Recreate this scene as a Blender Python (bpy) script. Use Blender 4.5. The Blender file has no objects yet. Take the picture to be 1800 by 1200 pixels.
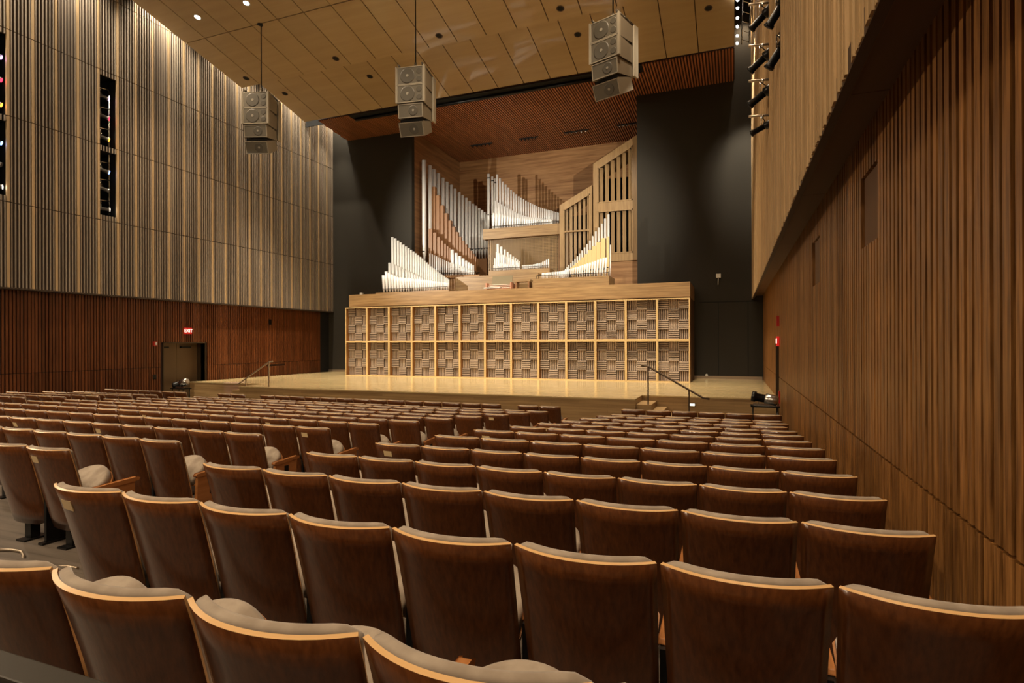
import bpy, bmesh, math, random
from mathutils import Vector, Matrix
random.seed(7)
SC = bpy.context.scene
COL = SC.collection
PI = math.pi

# ------------------------------------------------------------------ camera, world, exposure
FPX = 1009.0
YAW = math.atan(390 / FPX)
SY, CY = math.sin(YAW), math.cos(YAW)
cd = bpy.data.cameras.new('camera')
cd.sensor_width = 36.0
cd.lens = FPX / 1800 * 36.0
cd.shift_y = 2.2 / 1800
cd.clip_start = 0.05
cd.clip_end = 200
cam = bpy.data.objects.new('camera', cd)
COL.objects.link(cam)
cam.matrix_world = Matrix.Rotation(YAW, 4, 'Z') @ Matrix.Rotation(PI / 2, 4, 'X') @ Matrix.Rotation(-0.003, 4, 'Z')
SC.camera = cam

w = bpy.data.worlds.new('world')
SC.world = w
w.use_nodes = True
w.node_tree.nodes['Background'].inputs[0].default_value = (1.0, 0.75, 0.5, 1)
w.node_tree.nodes['Background'].inputs[1].default_value = 0.0
SC.view_settings.view_transform = 'Standard'
SC.view_settings.look = 'None'
SC.view_settings.gamma = 1.0
SC.view_settings.use_curve_mapping = False
SC.view_settings.exposure = 0.0

WARM = (1.0, 0.77, 0.52)
SOFT = (1.0, 0.865, 0.67)
ORGC = (1.0, 0.90, 0.74)

def lamp(kind, name, loc, target, energy, color=WARM, size=0.2, cone=60, blend=0.6, sy=None):
    l = bpy.data.lights.new(name, kind)
    l.energy = energy
    l.color = color
    if kind == 'SPOT':
        l.spot_size = math.radians(cone)
        l.spot_blend = blend
        l.shadow_soft_size = size
    elif kind == 'AREA':
        l.shape = 'RECTANGLE'
        l.size = size
        l.size_y = sy or size
    else:
        l.shadow_soft_size = size
    o = bpy.data.objects.new(name, l)
    COL.objects.link(o)
    o.location = loc
    d = Vector(target) - Vector(loc)
    o.rotation_euler = d.to_track_quat('-Z', 'Y').to_euler()
    return o

# house downlights over the seats
for yy, zz in ((-2.5, 14.2), (2.0, 14.2), (6.5, 13.6), (11.0, 13.0), (15.5, 12.9)):
    for xx in (-19, -13.5, -8, -2.5):
        lamp('SPOT', 'house_downlight', (xx, yy, zz - 0.15), (xx, yy + 3.0, -3), 1500, WARM, 0.3, 100, 0.8)
# added fill lamps behind the camera, unseen, to brighten the seat backs
for xx in (-20, -15, -10, -5, -0.5):
    lamp('SPOT', 'rear_fill_light', (xx, -4.4, 9.0), (xx * .8 - 2, 9, -2), 1350, WARM, 0.35, 95, 0.8)
# cross lights in the side wall slots
for yy in (0.4, 4.0, 7.7):
    lamp('SPOT', 'left_slot_light', (-21.9, yy, 7.5), (1.2, yy + 3.0, 0.5), 1500, WARM, 0.12, 75, 0.8)
    lamp('SPOT', 'right_slot_fill', (0.55, yy, 8.5), (-22, yy + 9.0, 5.0), 850, SOFT, 0.12, 80, 0.8)  # added as frontal fill to brighten the upper left wall
# stage downlights, from the gap between the ceiling clouds
for xx in (-19, -15.6, -12.2, -8.8, -5.4, -2.0):
    lamp('SPOT', 'stage_downlight', (xx, 21.3, 12.5), (xx, 22.2, -1.7), 4600, SOFT, 0.12, 60, 0.8)
    lamp('SPOT', 'stage_front_light', (xx, 16.4, 12.7), (xx, 24.3, -1.7), 3000, SOFT, 0.12, 30, 0.9)
# wall grazers above the left wall slot between ceiling and wall
for k in range(9):
    yy = -1 + 3.6 * k
    lamp('SPOT', 'wall_grazer', (-21.98, yy, 15.0), (-22.36, yy + 0.3, 3), 3000, SOFT, 0.1, 90, 0.8)
    lamp('SPOT', 'wall_grazer', (0.4, yy, 15.0), (0.82, yy + 0.3, 3), 500, WARM, 0.1, 90, 0.8)
# organ lights, in the wall slots left and right
lamp('SPOT', 'organ_light', (-21.5, 15.0, 6.5), (-10.5, 31, 6.5), 8800, ORGC, 0.03, 50, 0.8)
lamp('SPOT', 'organ_light', (0.2, 15.0, 6.5), (-10.0, 31, 6.2), 6400, ORGC, 0.03, 50, 0.8)
for xx in (-15, -10.6, -6.2):
    lamp('SPOT', 'organ_light', (xx, 21.3, 12.4), (xx, 30, 4.0), 1600, ORGC, 0.1, 55, 0.8)

# ------------------------------------------------------------------ pixel helper: where the ray of a photo point meets a plane
def ray(px, py):
    x = px - 900.0; y = py - 600.0
    x2 = x - .003 * y; y2 = y + .003 * x
    r = x2 / FPX; u = (2.2 - y2) / FPX
    return Vector((r * CY - SY, CY + SY * r, u))
def onY(px, py, Y): v = ray(px, py); return v * (Y / v.y)
def onX(px, py, X): v = ray(px, py); return v * (X / v.x)
def proj(p):
    d = p[1] * CY - p[0] * SY
    if d < .05: return (9e9, 9e9)
    r = p[0] * CY + p[1] * SY
    return 900 + FPX * r / d, 602.2 - FPX * p[2] / d

# ------------------------------------------------------------------ materials
def hexc(r, g, b):
    f = lambda c: ((c / 255 + .055) / 1.055) ** 2.4 if c > 10 else c / 255 / 12.92
    return (f(r), f(g), f(b))
MATS = {}
def mat(name, col, rough=0.5, metal=0.0, spec=0.5, sheen=0.0):
    m = bpy.data.materials.new(name); m.use_nodes = True
    b = m.node_tree.nodes['Principled BSDF']
    b.inputs['Base Color'].default_value = (*col, 1)
    b.inputs['Roughness'].default_value = rough
    b.inputs['Metallic'].default_value = metal
    b.inputs['Specular IOR Level'].default_value = spec
    b.inputs['Sheen Weight'].default_value = sheen
    MATS[name] = m
    return m
def wood(name, dark, light, rough=0.45, grain='Z', scale=6.0, island=0.0, spec=0.4, rnd=True, bump=0.0, planks=None, coat=0.0):
    m = mat(name, light, rough, 0, spec)
    nt = m.node_tree; N = nt.nodes; L = nt.links
    b = N['Principled BSDF']
    b.inputs['Coat Weight'].default_value = coat
    b.inputs['Coat Roughness'].default_value = 0.12
    tc = N.new('ShaderNodeTexCoord'); mp = N.new('ShaderNodeMapping')
    s = {'Z': (scale * 6, scale * 6, scale * .35), 'X': (scale * .35, scale * 6, scale * 6), 'Y': (scale * 6, scale * .35, scale * 6)}[grain]
    mp.inputs['Scale'].default_value = s
    L.new(tc.outputs['Object'], mp.inputs['Vector'])
    if rnd:
        oi = N.new('ShaderNodeObjectInfo'); ml = N.new('ShaderNodeMath'); ml.operation = 'MULTIPLY'; ml.inputs[1].default_value = 40
        L.new(oi.outputs['Random'], ml.inputs[0])
        L.new(ml.outputs[0], mp.inputs['Location'])
    no = N.new('ShaderNodeTexNoise'); no.inputs['Scale'].default_value = 1.0; no.inputs['Detail'].default_value = 6; no.inputs['Roughness'].default_value = .6
    L.new(mp.outputs[0], no.inputs['Vector'])
    cr = N.new('ShaderNodeValToRGB')
    cr.color_ramp.elements[0].position = .32; cr.color_ramp.elements[0].color = (*dark, 1)
    cr.color_ramp.elements[1].position = .68; cr.color_ramp.elements[1].color = (*light, 1)
    L.new(no.outputs['Fac'], cr.inputs['Fac'])
    out = cr.outputs['Color']
    if island > 0 or rnd:
        hv = N.new('ShaderNodeHueSaturation')
        mr = N.new('ShaderNodeMapRange')
        if island > 0:
            g = N.new('ShaderNodeNewGeometry'); src = g.outputs['Random Per Island']; a = island
        else:
            src = oi.outputs['Random']; a = .1
        mr.inputs['To Min'].default_value = 1 - a; mr.inputs['To Max'].default_value = 1 + a
        L.new(src, mr.inputs['Value']); L.new(mr.outputs[0], hv.inputs['Value']); L.new(out, hv.inputs['Color']); out = hv.outputs['Color']
    if planks:                       # board joints: (length, width, axis order)
        br = N.new('ShaderNodeTexBrick')
        mp2 = N.new('ShaderNodeMapping'); mp2.inputs['Rotation'].default_value = planks[2]
        L.new(tc.outputs['Object'], mp2.inputs['Vector']); L.new(mp2.outputs[0], br.inputs['Vector'])
        br.inputs['Scale'].default_value = 1; br.inputs['Brick Width'].default_value = planks[0]; br.inputs['Row Height'].default_value = planks[1]
        br.inputs['Mortar Size'].default_value = .002; br.inputs['Mortar Smooth'].default_value = 0
        br.inputs['Color1'].default_value = (.82, .82, .82, 1); br.inputs['Color2'].default_value = (1, 1, 1, 1); br.inputs['Mortar'].default_value = (.45, .4, .35, 1)
        mx = N.new('ShaderNodeMix'); mx.data_type = 'RGBA'; mx.blend_type = 'MULTIPLY'; mx.inputs['Factor'].default_value = 1
        L.new(out, mx.inputs['A']); L.new(br.outputs['Color'], mx.inputs['B']); out = mx.outputs['Result']
    L.new(out, b.inputs['Base Color'])
    if bump:
        bp = N.new('ShaderNodeBump'); bp.inputs['Strength'].default_value = bump; bp.inputs['Distance'].default_value = .002
        L.new(no.outputs['Fac'], bp.inputs['Height']); L.new(bp.outputs[0], b.inputs['Normal'])
    return m
def emit(name, col, st):
    m = mat(name, (0, 0, 0), .5)
    b = m.node_tree.nodes['Principled BSDF']
    b.inputs['Emission Color'].default_value = (*col, 1); b.inputs['Emission Strength'].default_value = st
    return m

M_CHAIR = wood('chair_walnut', (.070, .0215, .006), (.135, .044, .012), .30, 'Z', 9, 0, .45, True, .25, coat=.5)
M_EDGE = mat('plywood_edge', (.72, .45, .20), .35)
M_ARM = wood('armrest_wood', (.38, .15, .045), (.52, .23, .08), .35, 'Y', 5)
def velour(name, c1, c2):
    m = mat(name, c1, .95, 0, .2, .5)
    nt = m.node_tree; N = nt.nodes; L = nt.links
    tc = N.new('ShaderNodeTexCoord'); no = N.new('ShaderNodeTexNoise'); no.inputs['Scale'].default_value = 9; no.inputs['Detail'].default_value = 5
    cr = N.new('ShaderNodeValToRGB'); cr.color_ramp.elements[0].color = (*c1, 1); cr.color_ramp.elements[1].color = (*c2, 1)
    cr.color_ramp.elements[0].position = .35; cr.color_ramp.elements[1].position = .65
    L.new(tc.outputs['Object'], no.inputs['Vector']); L.new(no.outputs['Fac'], cr.inputs['Fac']); L.new(cr.outputs[0], N['Principled BSDF'].inputs['Base Color'])
    return m
M_VEL = velour('beige_velour', (.28, .225, .17), (.42, .35, .275))
M_BLACKM = mat('black_metal', (.014, .014, .014), .28, .5)
M_BRASS = mat('brass_plate', (.80, .62, .34), .4, .1)
M_LSLAT = wood('grey_oak_fin', (.29, .235, .18), (.38, .315, .245), .6, 'Z', 3, .12, .3, False)
M_LBACK = wood('brown_panel', (.050, .034, .023), (.085, .06, .042), .6, 'Z', 2, 0, .3, False)
M_STRIP = wood('light_oak_strip', (.48, .335, .18), (.58, .415, .24), .5, 'Z', 3, .08, .3, False)
M_RED = wood('red_brown_slat', (.10, .030, .009), (.19, .062, .020), .42, 'Z', 3, .28, .4, False)
M_REDB = mat('slat_backing', (.03, .012, .006), .8)
M_RWALL = wood('oak_brown_slat', (.115, .046, .011), (.40, .188, .055), .40, 'Z', 6, .30, .4, False)
M_ROAK = wood('light_oak_slat', (.36, .235, .11), (.56, .38, .19), .5, 'Z', 4, .14, .3, False)
M_ROAKB = mat('light_oak_backing', (.16, .09, .045), .7)
M_CEIL = wood('ceiling_maple', (.40, .285, .145), (.45, .33, .175), .3, 'X', .6, .06, .5, False, coat=.7)
M_CEIL.node_tree.nodes['Principled BSDF'].inputs['Coat Roughness'].default_value = .035
M_CEILW = wood('ceiling_cherry_slat', (.27, .095, .036), (.42, .16, .062), .42, 'Y', 2, .12, .4, False)
M_BLK = mat('black_wall_paint', (.028, .024, .017), .75, 0, .3)
M_VOID = mat('dark_void', (.006, .006, .006), .9)
M_STAGE = wood('stage_maple', (.50, .37, .175), (.62, .475, .245), .17, 'X', 1.2, 0, .5, False, planks=(1.8, .09, (0, 0, 0)))
M_FACE = wood('stage_front_oak', (.26, .155, .062), (.40, .26, .115), .42, 'X', 1.6, 0, .4, False, planks=(1.8, .09, (PI / 2, 0, 0)))
M_FRAME = wood('maple_frame', (.58, .41, .18), (.68, .50, .24), .35, 'Z', 3, .05, .4, False)
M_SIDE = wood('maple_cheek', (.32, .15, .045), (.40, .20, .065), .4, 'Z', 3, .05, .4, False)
M_RIDGE = wood('grey_brown_ridge', (.33, .255, .19), (.43, .34, .26), .6, 'X', 3, .10, .3, False)
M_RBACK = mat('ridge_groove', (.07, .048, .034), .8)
M_ORG = wood('organ_oak', (.22, .13, .055), (.40, .255, .115), .4, 'X', 2.2, .04, .4, False)
M_ORGV = wood('organ_oak_upright', (.24, .145, .062), (.38, .245, .11), .4, 'Z', 2.2, .04, .4, False)
M_NICHE = wood('niche_veneer', (.19, .085, .030), (.42, .23, .095), .45, 'X', 1.1, 0, .4, False)
M_NICHES = wood('niche_side_veneer', (.15, .065, .022), (.32, .16, .062), .45, 'Y', 1.1, 0, .4, False)
M_PIPE = mat('tin_pipe', (.80, .79, .75), .38, .2)
M_PIPEW = mat('bright_tin_pipe', (.96, .95, .93), .4, .15)
M_PIPEB = mat('wooden_pipe', (.25, .115, .042), .45)
M_PIPEC = mat('pale_wooden_pipe', (.75, .55, .26), .45)
M_GREY = mat('grey_speaker_cabinet', (.20, .165, .115), .55)
M_GREYL = mat('grey_speaker_rail', (.36, .32, .245), .45)
M_GRILL = mat('speaker_grille', (.13, .115, .085), .5)
M_CONE = mat('speaker_cone', (.10, .09, .07), .45)
M_DOT = mat('speaker_dome', (.35, .32, .26), .35)
M_CHROME = mat('steel', (.55, .54, .5), .25, 1)
M_FIXT = mat('fixture_steel', (.42, .41, .39), .35, .5)
M_RAIL = mat('dark_bronze_rail', (.10, .07, .045), .35, .7)
M_RAILL = mat('brushed_rail', (.42, .34, .25), .35, .7)
M_FLOOR = wood('aisle_floor', (.10, .083, .066), (.17, .14, .112), .5, 'X', 2, 0, .3, False, planks=(2.0, .14, (0, 0, 0)))
M_DOOR = mat('dark_door', (.045, .028, .014), .3)
M_RED_P = mat('red_plastic', (.4, .015, .01), .4)
M_WHITE = mat('white_plastic', (.7, .68, .62), .4)
M_PANEL = wood('flat_hatch_wood', (.10, .045, .016), (.125, .056, .02), .5, 'Z', 3, 0, .3, False)
M_SOFFIT = mat('soffit_brown', (.13, .065, .028), .6)
M_SIGN = emit('exit_red', (1, .02, .015), .55)
M_LETTER = emit('exit_letter', (1, .62, .5), 2.2)
M_BULB = emit('bulb', (1, .93, .8), 30)
M_STEPL = emit('step_light', (1, .85, .6), 3)
GELS = {'violet': emit('gel_violet', (.62, .25, 1), 5), 'red': emit('gel_red', (1, .02, .05), 5), 'orange': emit('gel_orange', (1, .33, .03), 5),
        'blue': emit('gel_blue', (.2, .35, 1), 5), 'white': emit('gel_white', (1, .9, .75), 7), 'dark': mat('lens_dark', (.2, .2, .22), .1, .3)}

# ------------------------------------------------------------------ mesh helpers
class MB:
    def __init__(s): s.v = []; s.f = []; s.m = []; s.sm = []
    def add(s, vs, fs, mi=0, smooth=False):
        o = len(s.v); s.v += [tuple(p) for p in vs]
        for f in fs: s.f.append(tuple(i + o for i in f)); s.m.append(mi); s.sm.append(smooth)
    def box(s, x0, x1, y0, y1, z0, z1, mi=0):
        vs = [(x0, y0, z0), (x1, y0, z0), (x1, y1, z0), (x0, y1, z0), (x0, y0, z1), (x1, y0, z1), (x1, y1, z1), (x0, y1, z1)]
        s.add(vs, [(0, 3, 2, 1), (4, 5, 6, 7), (0, 1, 5, 4), (1, 2, 6, 5), (2, 3, 7, 6), (3, 0, 4, 7)], mi)
    def obox(s, c, ax, ay, az, mi=0):       # oriented box: centre and three half-axis vectors
        c, ax, ay, az = map(Vector, (c, ax, ay, az))
        vs = [c + ax * i + ay * j + az * k for k in (-1, 1) for j in (-1, 1) for i in (-1, 1)]
        fs = [(0, 2, 3, 1), (4, 5, 7, 6), (0, 1, 5, 4), (2, 6, 7, 3), (0, 4, 6, 2), (1, 3, 7, 5)]
        s.add(vs, fs, mi)
    def prism(s, pts, ax, a0, a1, mi=0):    # polygon extruded along an axis; pts are the two other coordinates
        def P(p, a): return {'x': (a, p[0], p[1]), 'y': (p[0], a, p[1]), 'z': (p[0], p[1], a)}[ax]
        n = len(pts); vs = [P(p, a0) for p in pts] + [P(p, a1) for p in pts]
        fs = [tuple(range(n)), tuple(range(2 * n - 1, n - 1, -1))] + [(i, (i + 1) % n, n + (i + 1) % n, n + i) for i in range(n)]
        s.add(vs, fs, mi)
    def rings(s, rs, mi=0, n=12, cap=True, smooth=True):   # rs: list of (centre, u, v, ru, rv)
        vs = []; 
        for c, u, v, ru, rv in rs:
            for k in range(n):
                a = 2 * PI * k / n; vs.append(Vector(c) + Vector(u) * (ru * math.cos(a)) + Vector(v) * (rv * math.sin(a)))
        fs = []
        for i in range(len(rs) - 1):
            for k in range(n):
                fs.append((i * n + k, i * n + (k + 1) % n, (i + 1) * n + (k + 1) % n, (i + 1) * n + k))
        o = len(s.v)
        s.add(vs, fs, mi, smooth)
        if cap:
            s.f.append(tuple(o + k for k in range(n - 1, -1, -1))); s.m.append(mi); s.sm.append(False)
            s.f.append(tuple(o + (len(rs) - 1) * n + k for k in range(n))); s.m.append(mi); s.sm.append(False)
    def tube(s, p, q, r, mi=0, n=10, r2=None):
        p, q = Vector(p), Vector(q); d = (q - p).normalized()
        u = d.orthogonal().normalized(); v = d.cross(u)
        s.rings([(p, u, v, r, r), (q, u, v, r2 or r, r2 or r)], mi, n)
    def path(s, pts, r, mi=0, n=8):
        pts = [Vector(p) for p in pts]
        rs = []
        for i, p in enumerate(pts):
            d = (pts[min(i + 1, len(pts) - 1)] - pts[max(i - 1, 0)]).normalized()
            u = d.cross(Vector((0.13, 0.05, 1))).normalized(); v = d.cross(u); rs.append((p, u, v, r, r))
        s.rings(rs, mi, n)
    def lathe(s, p, axis, prof, mi=0, n=14):    # prof: (distance along, radius)
        d = Vector(axis).normalized(); u = d.orthogonal().normalized(); v = d.cross(u)
        s.rings([(Vector(p) + d * a, u, v, r, r) for a, r in prof], mi, n)
    def build(s, name, mats, parent=None, bevel=0, loc=None):
        me = bpy.data.meshes.new(name)
        if loc is not None: s.v = [(a - loc[0], b - loc[1], c - loc[2]) for a, b, c in s.v]
        me.from_pydata(s.v, [], s.f)
        for m in (mats if isinstance(mats, (list, tuple)) else [mats]): me.materials.append(m)
        me.polygons.foreach_set('material_index', s.m); me.polygons.foreach_set('use_smooth', s.sm)
        me.update()
        if bevel:
            bm = bmesh.new(); bm.from_mesh(me)
            es = [e for e in bm.edges if len(e.link_faces) == 2 and e.calc_face_angle(0) > .9]
            bmesh.ops.bevel(bm, geom=es, offset=bevel, segments=2, profile=.6, affect='EDGES')
            bm.to_mesh(me); bm.free()
        o = bpy.data.objects.new(name, me); COL.objects.link(o)
        if loc is not None: o.location = loc
        if parent: o.parent = parent
        return o
def tag(o, label, cat, group=None):
    o['label'] = label; o['category'] = cat
    if group: o['group'] = group
    return o
def struct(o): o['kind'] = 'structure'; return o
def empty(name, loc, rz=0, label=None, cat=None, group=None):
    o = bpy.data.objects.new(name, None); COL.objects.link(o); o.location = loc; o.rotation_euler = (0, 0, rz); o.empty_display_size = .2
    if label: tag(o, label, cat, group)
    return o
def copy_tree(o, parent=None):
    c = o.copy(); COL.objects.link(c)
    if parent: c.parent = parent
    for ch in CH.get(o.name, []): 
        d = copy_tree(ch, c)
        CH.setdefault(c.name, []).append(d)
    return c
CH = {}
def kids(o, lst): CH[o.name] = lst; return o
ORD = ['', 'first', 'second', 'third', 'fourth', 'fifth', 'sixth', 'seventh', 'eighth', 'ninth', 'tenth', 'eleventh', 'twelfth', 'thirteenth',
       'fourteenth', 'fifteenth', 'sixteenth', 'seventeenth', 'eighteenth', 'nineteenth', 'twentieth', 'twenty-first', 'twenty-second', 'twenty-third']

# ------------------------------------------------------------------ dimensions of the hall
XL, XLL, XR, XRL = -22.4, -22.8, 0.8, 1.25        # upper / lower side walls
YB, YN = 28.3, 34.4                                # black wall, niche back
ZS, ZW = -1.70, 12.0                               # stage floor, wood ceiling
NX0, NX1 = -17.0, -4.38
#      row: (Y, z of the back tops)
ROW = {14: (1.13, -.681), 13: (2.12, -.79), 12: (3.12, -.875), 11: (4.15, -.976), 10: (5.17, -1.055), 9: (6.21, -1.125), 8: (7.23, -1.2), 7: (8.26, -1.285),
       6: (9.27, -1.365), 5: (10.27, -1.445), 4: (11.3, -1.52), 3: (12.34, -1.595), 2: (13.3, -1.67), 1: (14.38, -1.67)}
BH = 0.90
FZ = {k: v[1] - BH for k, v in ROW.items()}

# ------------------------------------------------------------------ floor (stepped), walls
m = MB()
edges = sorted([(ROW[k][0] - .28, FZ[k]) for k in ROW])
ys = [-5.0] + [e[0] for e in edges] + [19.0]
zs = [FZ[14] + .04] + [e[1] for e in edges]
for i in range(len(zs)):
    m.box(XLL - .1, XRL + .1, ys[i], ys[i + 1], -3.2, zs[i])
struct(m.build('floor', M_FLOOR))

# left wall, lower part (red-brown slats)
def slat_run(m, x, out, y0, y1, z0, z1, pitch, w0, w1, depth, mi=0, gaps=()):
    y = y0
    while y < y1 - .01:
        wd = random.uniform(w0, w1)
        segs = [(z0, z1)]
        for a, b, c, d in gaps:           # y-range, z-range left out
            if y + wd > a and y < b:
                ns = []
                for s0, s1 in segs:
                    if d <= s0 or c >= s1: ns.append((s0, s1)); continue
                    if c > s0: ns.append((s0, c))
                    if d < s1: ns.append((d, s1))
                segs = ns
        for s0, s1 in segs:
            a, b = (x, x + out * depth)
            m.box(min(a, b), max(a, b), y, y + wd, s0, s1, mi)
        y += pitch
DL = (17.55, 19.62)      # left doorway
m = MB()
Z14 = FZ[14]
for a, b, c, d in ((-5, DL[0], -3.2, 1.9), (DL[1], YB, -3.2, 1.9), (DL[0], DL[1], .02, 1.9)):
    m.box(XLL - .25, XLL - .02, a, b, c, d, 1)
gaps = [(DL[0] - .05, DL[1] + .05, -4, .06), (23.4, 24.6, -1.20, -1.10)]
slat_run(m, XLL - .02, 1, -5, YB - .75, -1.0 + .012, 1.87, .11, .062, .078, .05, 0, gaps)
slat_run(m, XLL - .02, 1, -5, YB - .75, -3.2, -1.0 - .012, .11, .062, .078, .05, 0, gaps)
struct(m.build('wall_left', [M_RED, M_REDB]))
m = MB()                                           # doorway jamb
m.box(XLL - .9, XLL + .04, DL[0] - .04, DL[0], -3.2, .06); m.box(XLL - .9, XLL + .04, DL[1], DL[1] + .04, -3.2, .06); m.box(XLL - .9, XLL + .04, DL[0] - .04, DL[1] + .04, .02, .07)
struct(m.build('trim_1', M_DOOR))
m = MB(); m.box(XLL - .55, XLL - .5, DL[0], (DL[0] + DL[1]) / 2 - .005, -2.57, .02); m.box(XLL - .55, XLL - .5, (DL[0] + DL[1]) / 2 + .005, DL[1], -2.57, .02)
d1 = struct(m.build('door_1', mat('door_bronze', (.14, .085, .04), .35)))
m = MB(); m.box(XLL - .5, XLL - .42, DL[0] + .1, DL[0] + .6, -.2, -.12); m.box(XLL - .5, XLL - .42, DL[0] + 1.2, DL[0] + 1.7, -.2, -.12); m.build('door_closer', M_BLACKM, d1)

# left wall, upper part (fins and light strips), with light slots
SL = [11.0 + 3.6325 * k for k in range(-4, 2)]     # slot starts (one module wide)
PIT = .7265
ZJ = [1.89, 4.72, 7.58, 10.44, 13.32, 16.3]
def upper_wall(m, x, out, y0mod, nmod, slotset, fins, mi_f, mi_s, mi_b, finw=.034, pitch=.093, strip=.078, depth=.042, zlow=1.89):
    for k in range(nmod):
        y0 = y0mod + PIT * k
        slot = any(abs(y0 - s) < .2 for s in slotset)
        for j in range(len(ZJ) - 1):
            z0, z1 = max(ZJ[j], zlow) + (.015 if j else 0), ZJ[j + 1] - .015
            rng = [(z0, z1)]
            if slot and j in (1, 2):
                lo, hi = ((4.92, 7.38), (7.60, 10.26))[j - 1]
                rng = [(z0, lo), (hi, z1)]
            xx = (x, x + out * depth)
            for s0, s1 in rng:
                if s1 - s0 < .02: continue
                for q in range(fins):
                    yy = y0 + strip + (q + .5) * (PIT - strip) / fins - finw / 2
                    m.box(min(xx), max(xx), yy, yy + finw, s0, s1, mi_f)
                bb = (x - out * .03, x)
                m.box(min(bb), max(bb), y0, y0 + PIT, s0 - .012 if s0 == z0 else s0, s1 + .012 if s1 == z1 else s1, mi_b)
            xs = (x - out * .03, x + out * (depth + .01))
            m.box(min(xs), max(xs), y0 - .005, y0 + strip - .005, z0, z1, mi_s)
m = MB()
y0m = 11.70 - PIT * 23
upper_wall(m, XL - .06, 1, y0m, 46, [s for s in SL if s < 16], 6, 0, 1, 2)
m.box(XL - .4, XL, -5, YB, 1.84, 1.89, 2)
struct(m.build('wall_left_upper', [M_LSLAT, M_STRIP, M_LBACK]))
m = MB(); m.box(XL - 1.5, XL - 1.45, -5, YB, 1.85, 17.2)            # black void behind the slots
for s in SL: 
    m.box(XL - 1.5, XL - .09, s - .04, s, 4.7, 10.6); m.box(XL - 1.5, XL - .09, s + PIT, s + PIT + .04, 4.7, 10.6)
    m.box(XL - 1.5, XL - .06, s, s + PIT, 7.39, 7.59); m.box(XL - 1.5, XL - .09, s, s + PIT, 4.82, 4.9); m.box(XL - 1.5, XL - .09, s, s + PIT, 10.3, 10.4)
struct(m.build('trim_2', M_VOID))

# right wall, lower part
m = MB()
RP = [(6.06, 6.77, .945, 1.66), (9.92, 10.58, .91, 1.63)]            # flat hatches
DR = (18.42, 19.75)
for a, b, c, d in ((-5, DR[0], -3.2, 2.2), (DR[1], YB, -3.2, 2.2), (DR[0], DR[1], .02, 2.2)):
    m.box(XRL + .04, XRL + .25, a, b, c, d, 1)
gaps = [(DR[0] - .02, DR[1] + .02, -4, .02)] + RP
slat_run(m, XRL + .04, -1, -5, YB - .4, -1.02 + .010, 2.2, .118, .066, .092, .07, 0, gaps)
slat_run(m, XRL + .04, -1, -5, YB - .4, -3.2, -1.02 - .010, .118, .066, .092, .07, 0, gaps)
struct(m.build('wall_right', [M_RWALL, M_REDB]))
for i, (a, b, c, d) in enumerate(RP):
    m = MB(); m.box(XRL - .002, XRL + .02, a + .01, b - .01, c + .01, d - .01)
    tag(m.build('wall_hatch', M_PANEL), ['large flat brown hatch in right slatted wall, nearer the camera', 'small flat brown hatch in right slatted wall, nearer the stage'][i], 'wall panel', 'flat hatches in the right wall')
m = MB(); m.box(XRL + .5, XRL + .55, DR[0], DR[1], -2.57, .02); d2 = struct(m.build('door_2', M_DOOR))
m = MB()
m.box(XRL - .03, XRL + .9, DR[0] - .03, DR[0], -3, .05); m.box(XRL - .03, XRL + .9, DR[1], DR[1] + .03, -3, .05); m.box(XRL - .03, XRL + .9, DR[0] - .03, DR[1] + .03, .02, .05)
struct(m.build('trim_3', M_DOOR))
# right wall, upper part: the face of the side balcony
m = MB()
ZB = 2.02
y = -5.0
while y < YB:
    wd = random.choice((.04, .05, .06, .085)); dd = random.choice((.03, .045, .055))
    inslot = any(s - .02 < y + wd and y < s + PIT for s in SL)
    if inslot:
        m.box(XR + .02 - dd, XR + .02, y, y + wd, ZB - .06, 4.9); m.box(XR + .02 - dd, XR + .02, y, y + wd, 10.3, 16.3)
    else: m.box(XR + .02 - dd, XR + .02, y, y + wd, ZB - .06, 16.3)
    y += wd + random.choice((.012, .02, .03))
prev = -5.0
for s in SL + [99]:
    m.box(XR + .02, XR + .10, prev, min(s, YB), ZB, 17, 1)
    if s < 90:
        m.box(XR + .02, XR + .10, s, s + PIT, ZB, 4.9, 1); m.box(XR + .02, XR + .10, s, s + PIT, 10.3, 17, 1)
    prev = s + PIT
struct(m.build('wall_right_upper', [M_ROAK, M_ROAKB]))
m = MB(); m.box(XR + 1.3, XR + 1.35, -5, YB, 2.3, 17)
for s in SL: m.box(XR + .10, XR + 1.3, s - .04, s, 4.7, 10.5); m.box(XR + .10, XR + 1.3, s + PIT, s + PIT + .04, 4.7, 10.5); m.box(XR + .1, XR + 1.3, s, s + PIT, 4.8, 4.9)
struct(m.build('trim_4', M_VOID))
m = MB()
ye = -5.0; jn = [-5, -1.5, 2, 5.6, 9.2, 13.6, 18.0, 23.0, YB]
for a, b in zip(jn[:-1], jn[1:]): m.box(XR + .03, XRL + .3, a + .006, b - .006, 2.10, 2.16)
m.box(XR - .015, XR + .06, -5, YB, ZB - .07, 2.14, 1)
struct(m.build('ceiling_balcony_soffit', [M_SOFFIT, mat('soffit_edge', (.05, .025, .012), .6)]))
# black recesses at the stage end of both side walls
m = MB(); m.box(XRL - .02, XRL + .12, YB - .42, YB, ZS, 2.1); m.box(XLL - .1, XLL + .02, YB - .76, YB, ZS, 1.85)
struct(m.build('trim_5', M_VOID))

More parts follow.
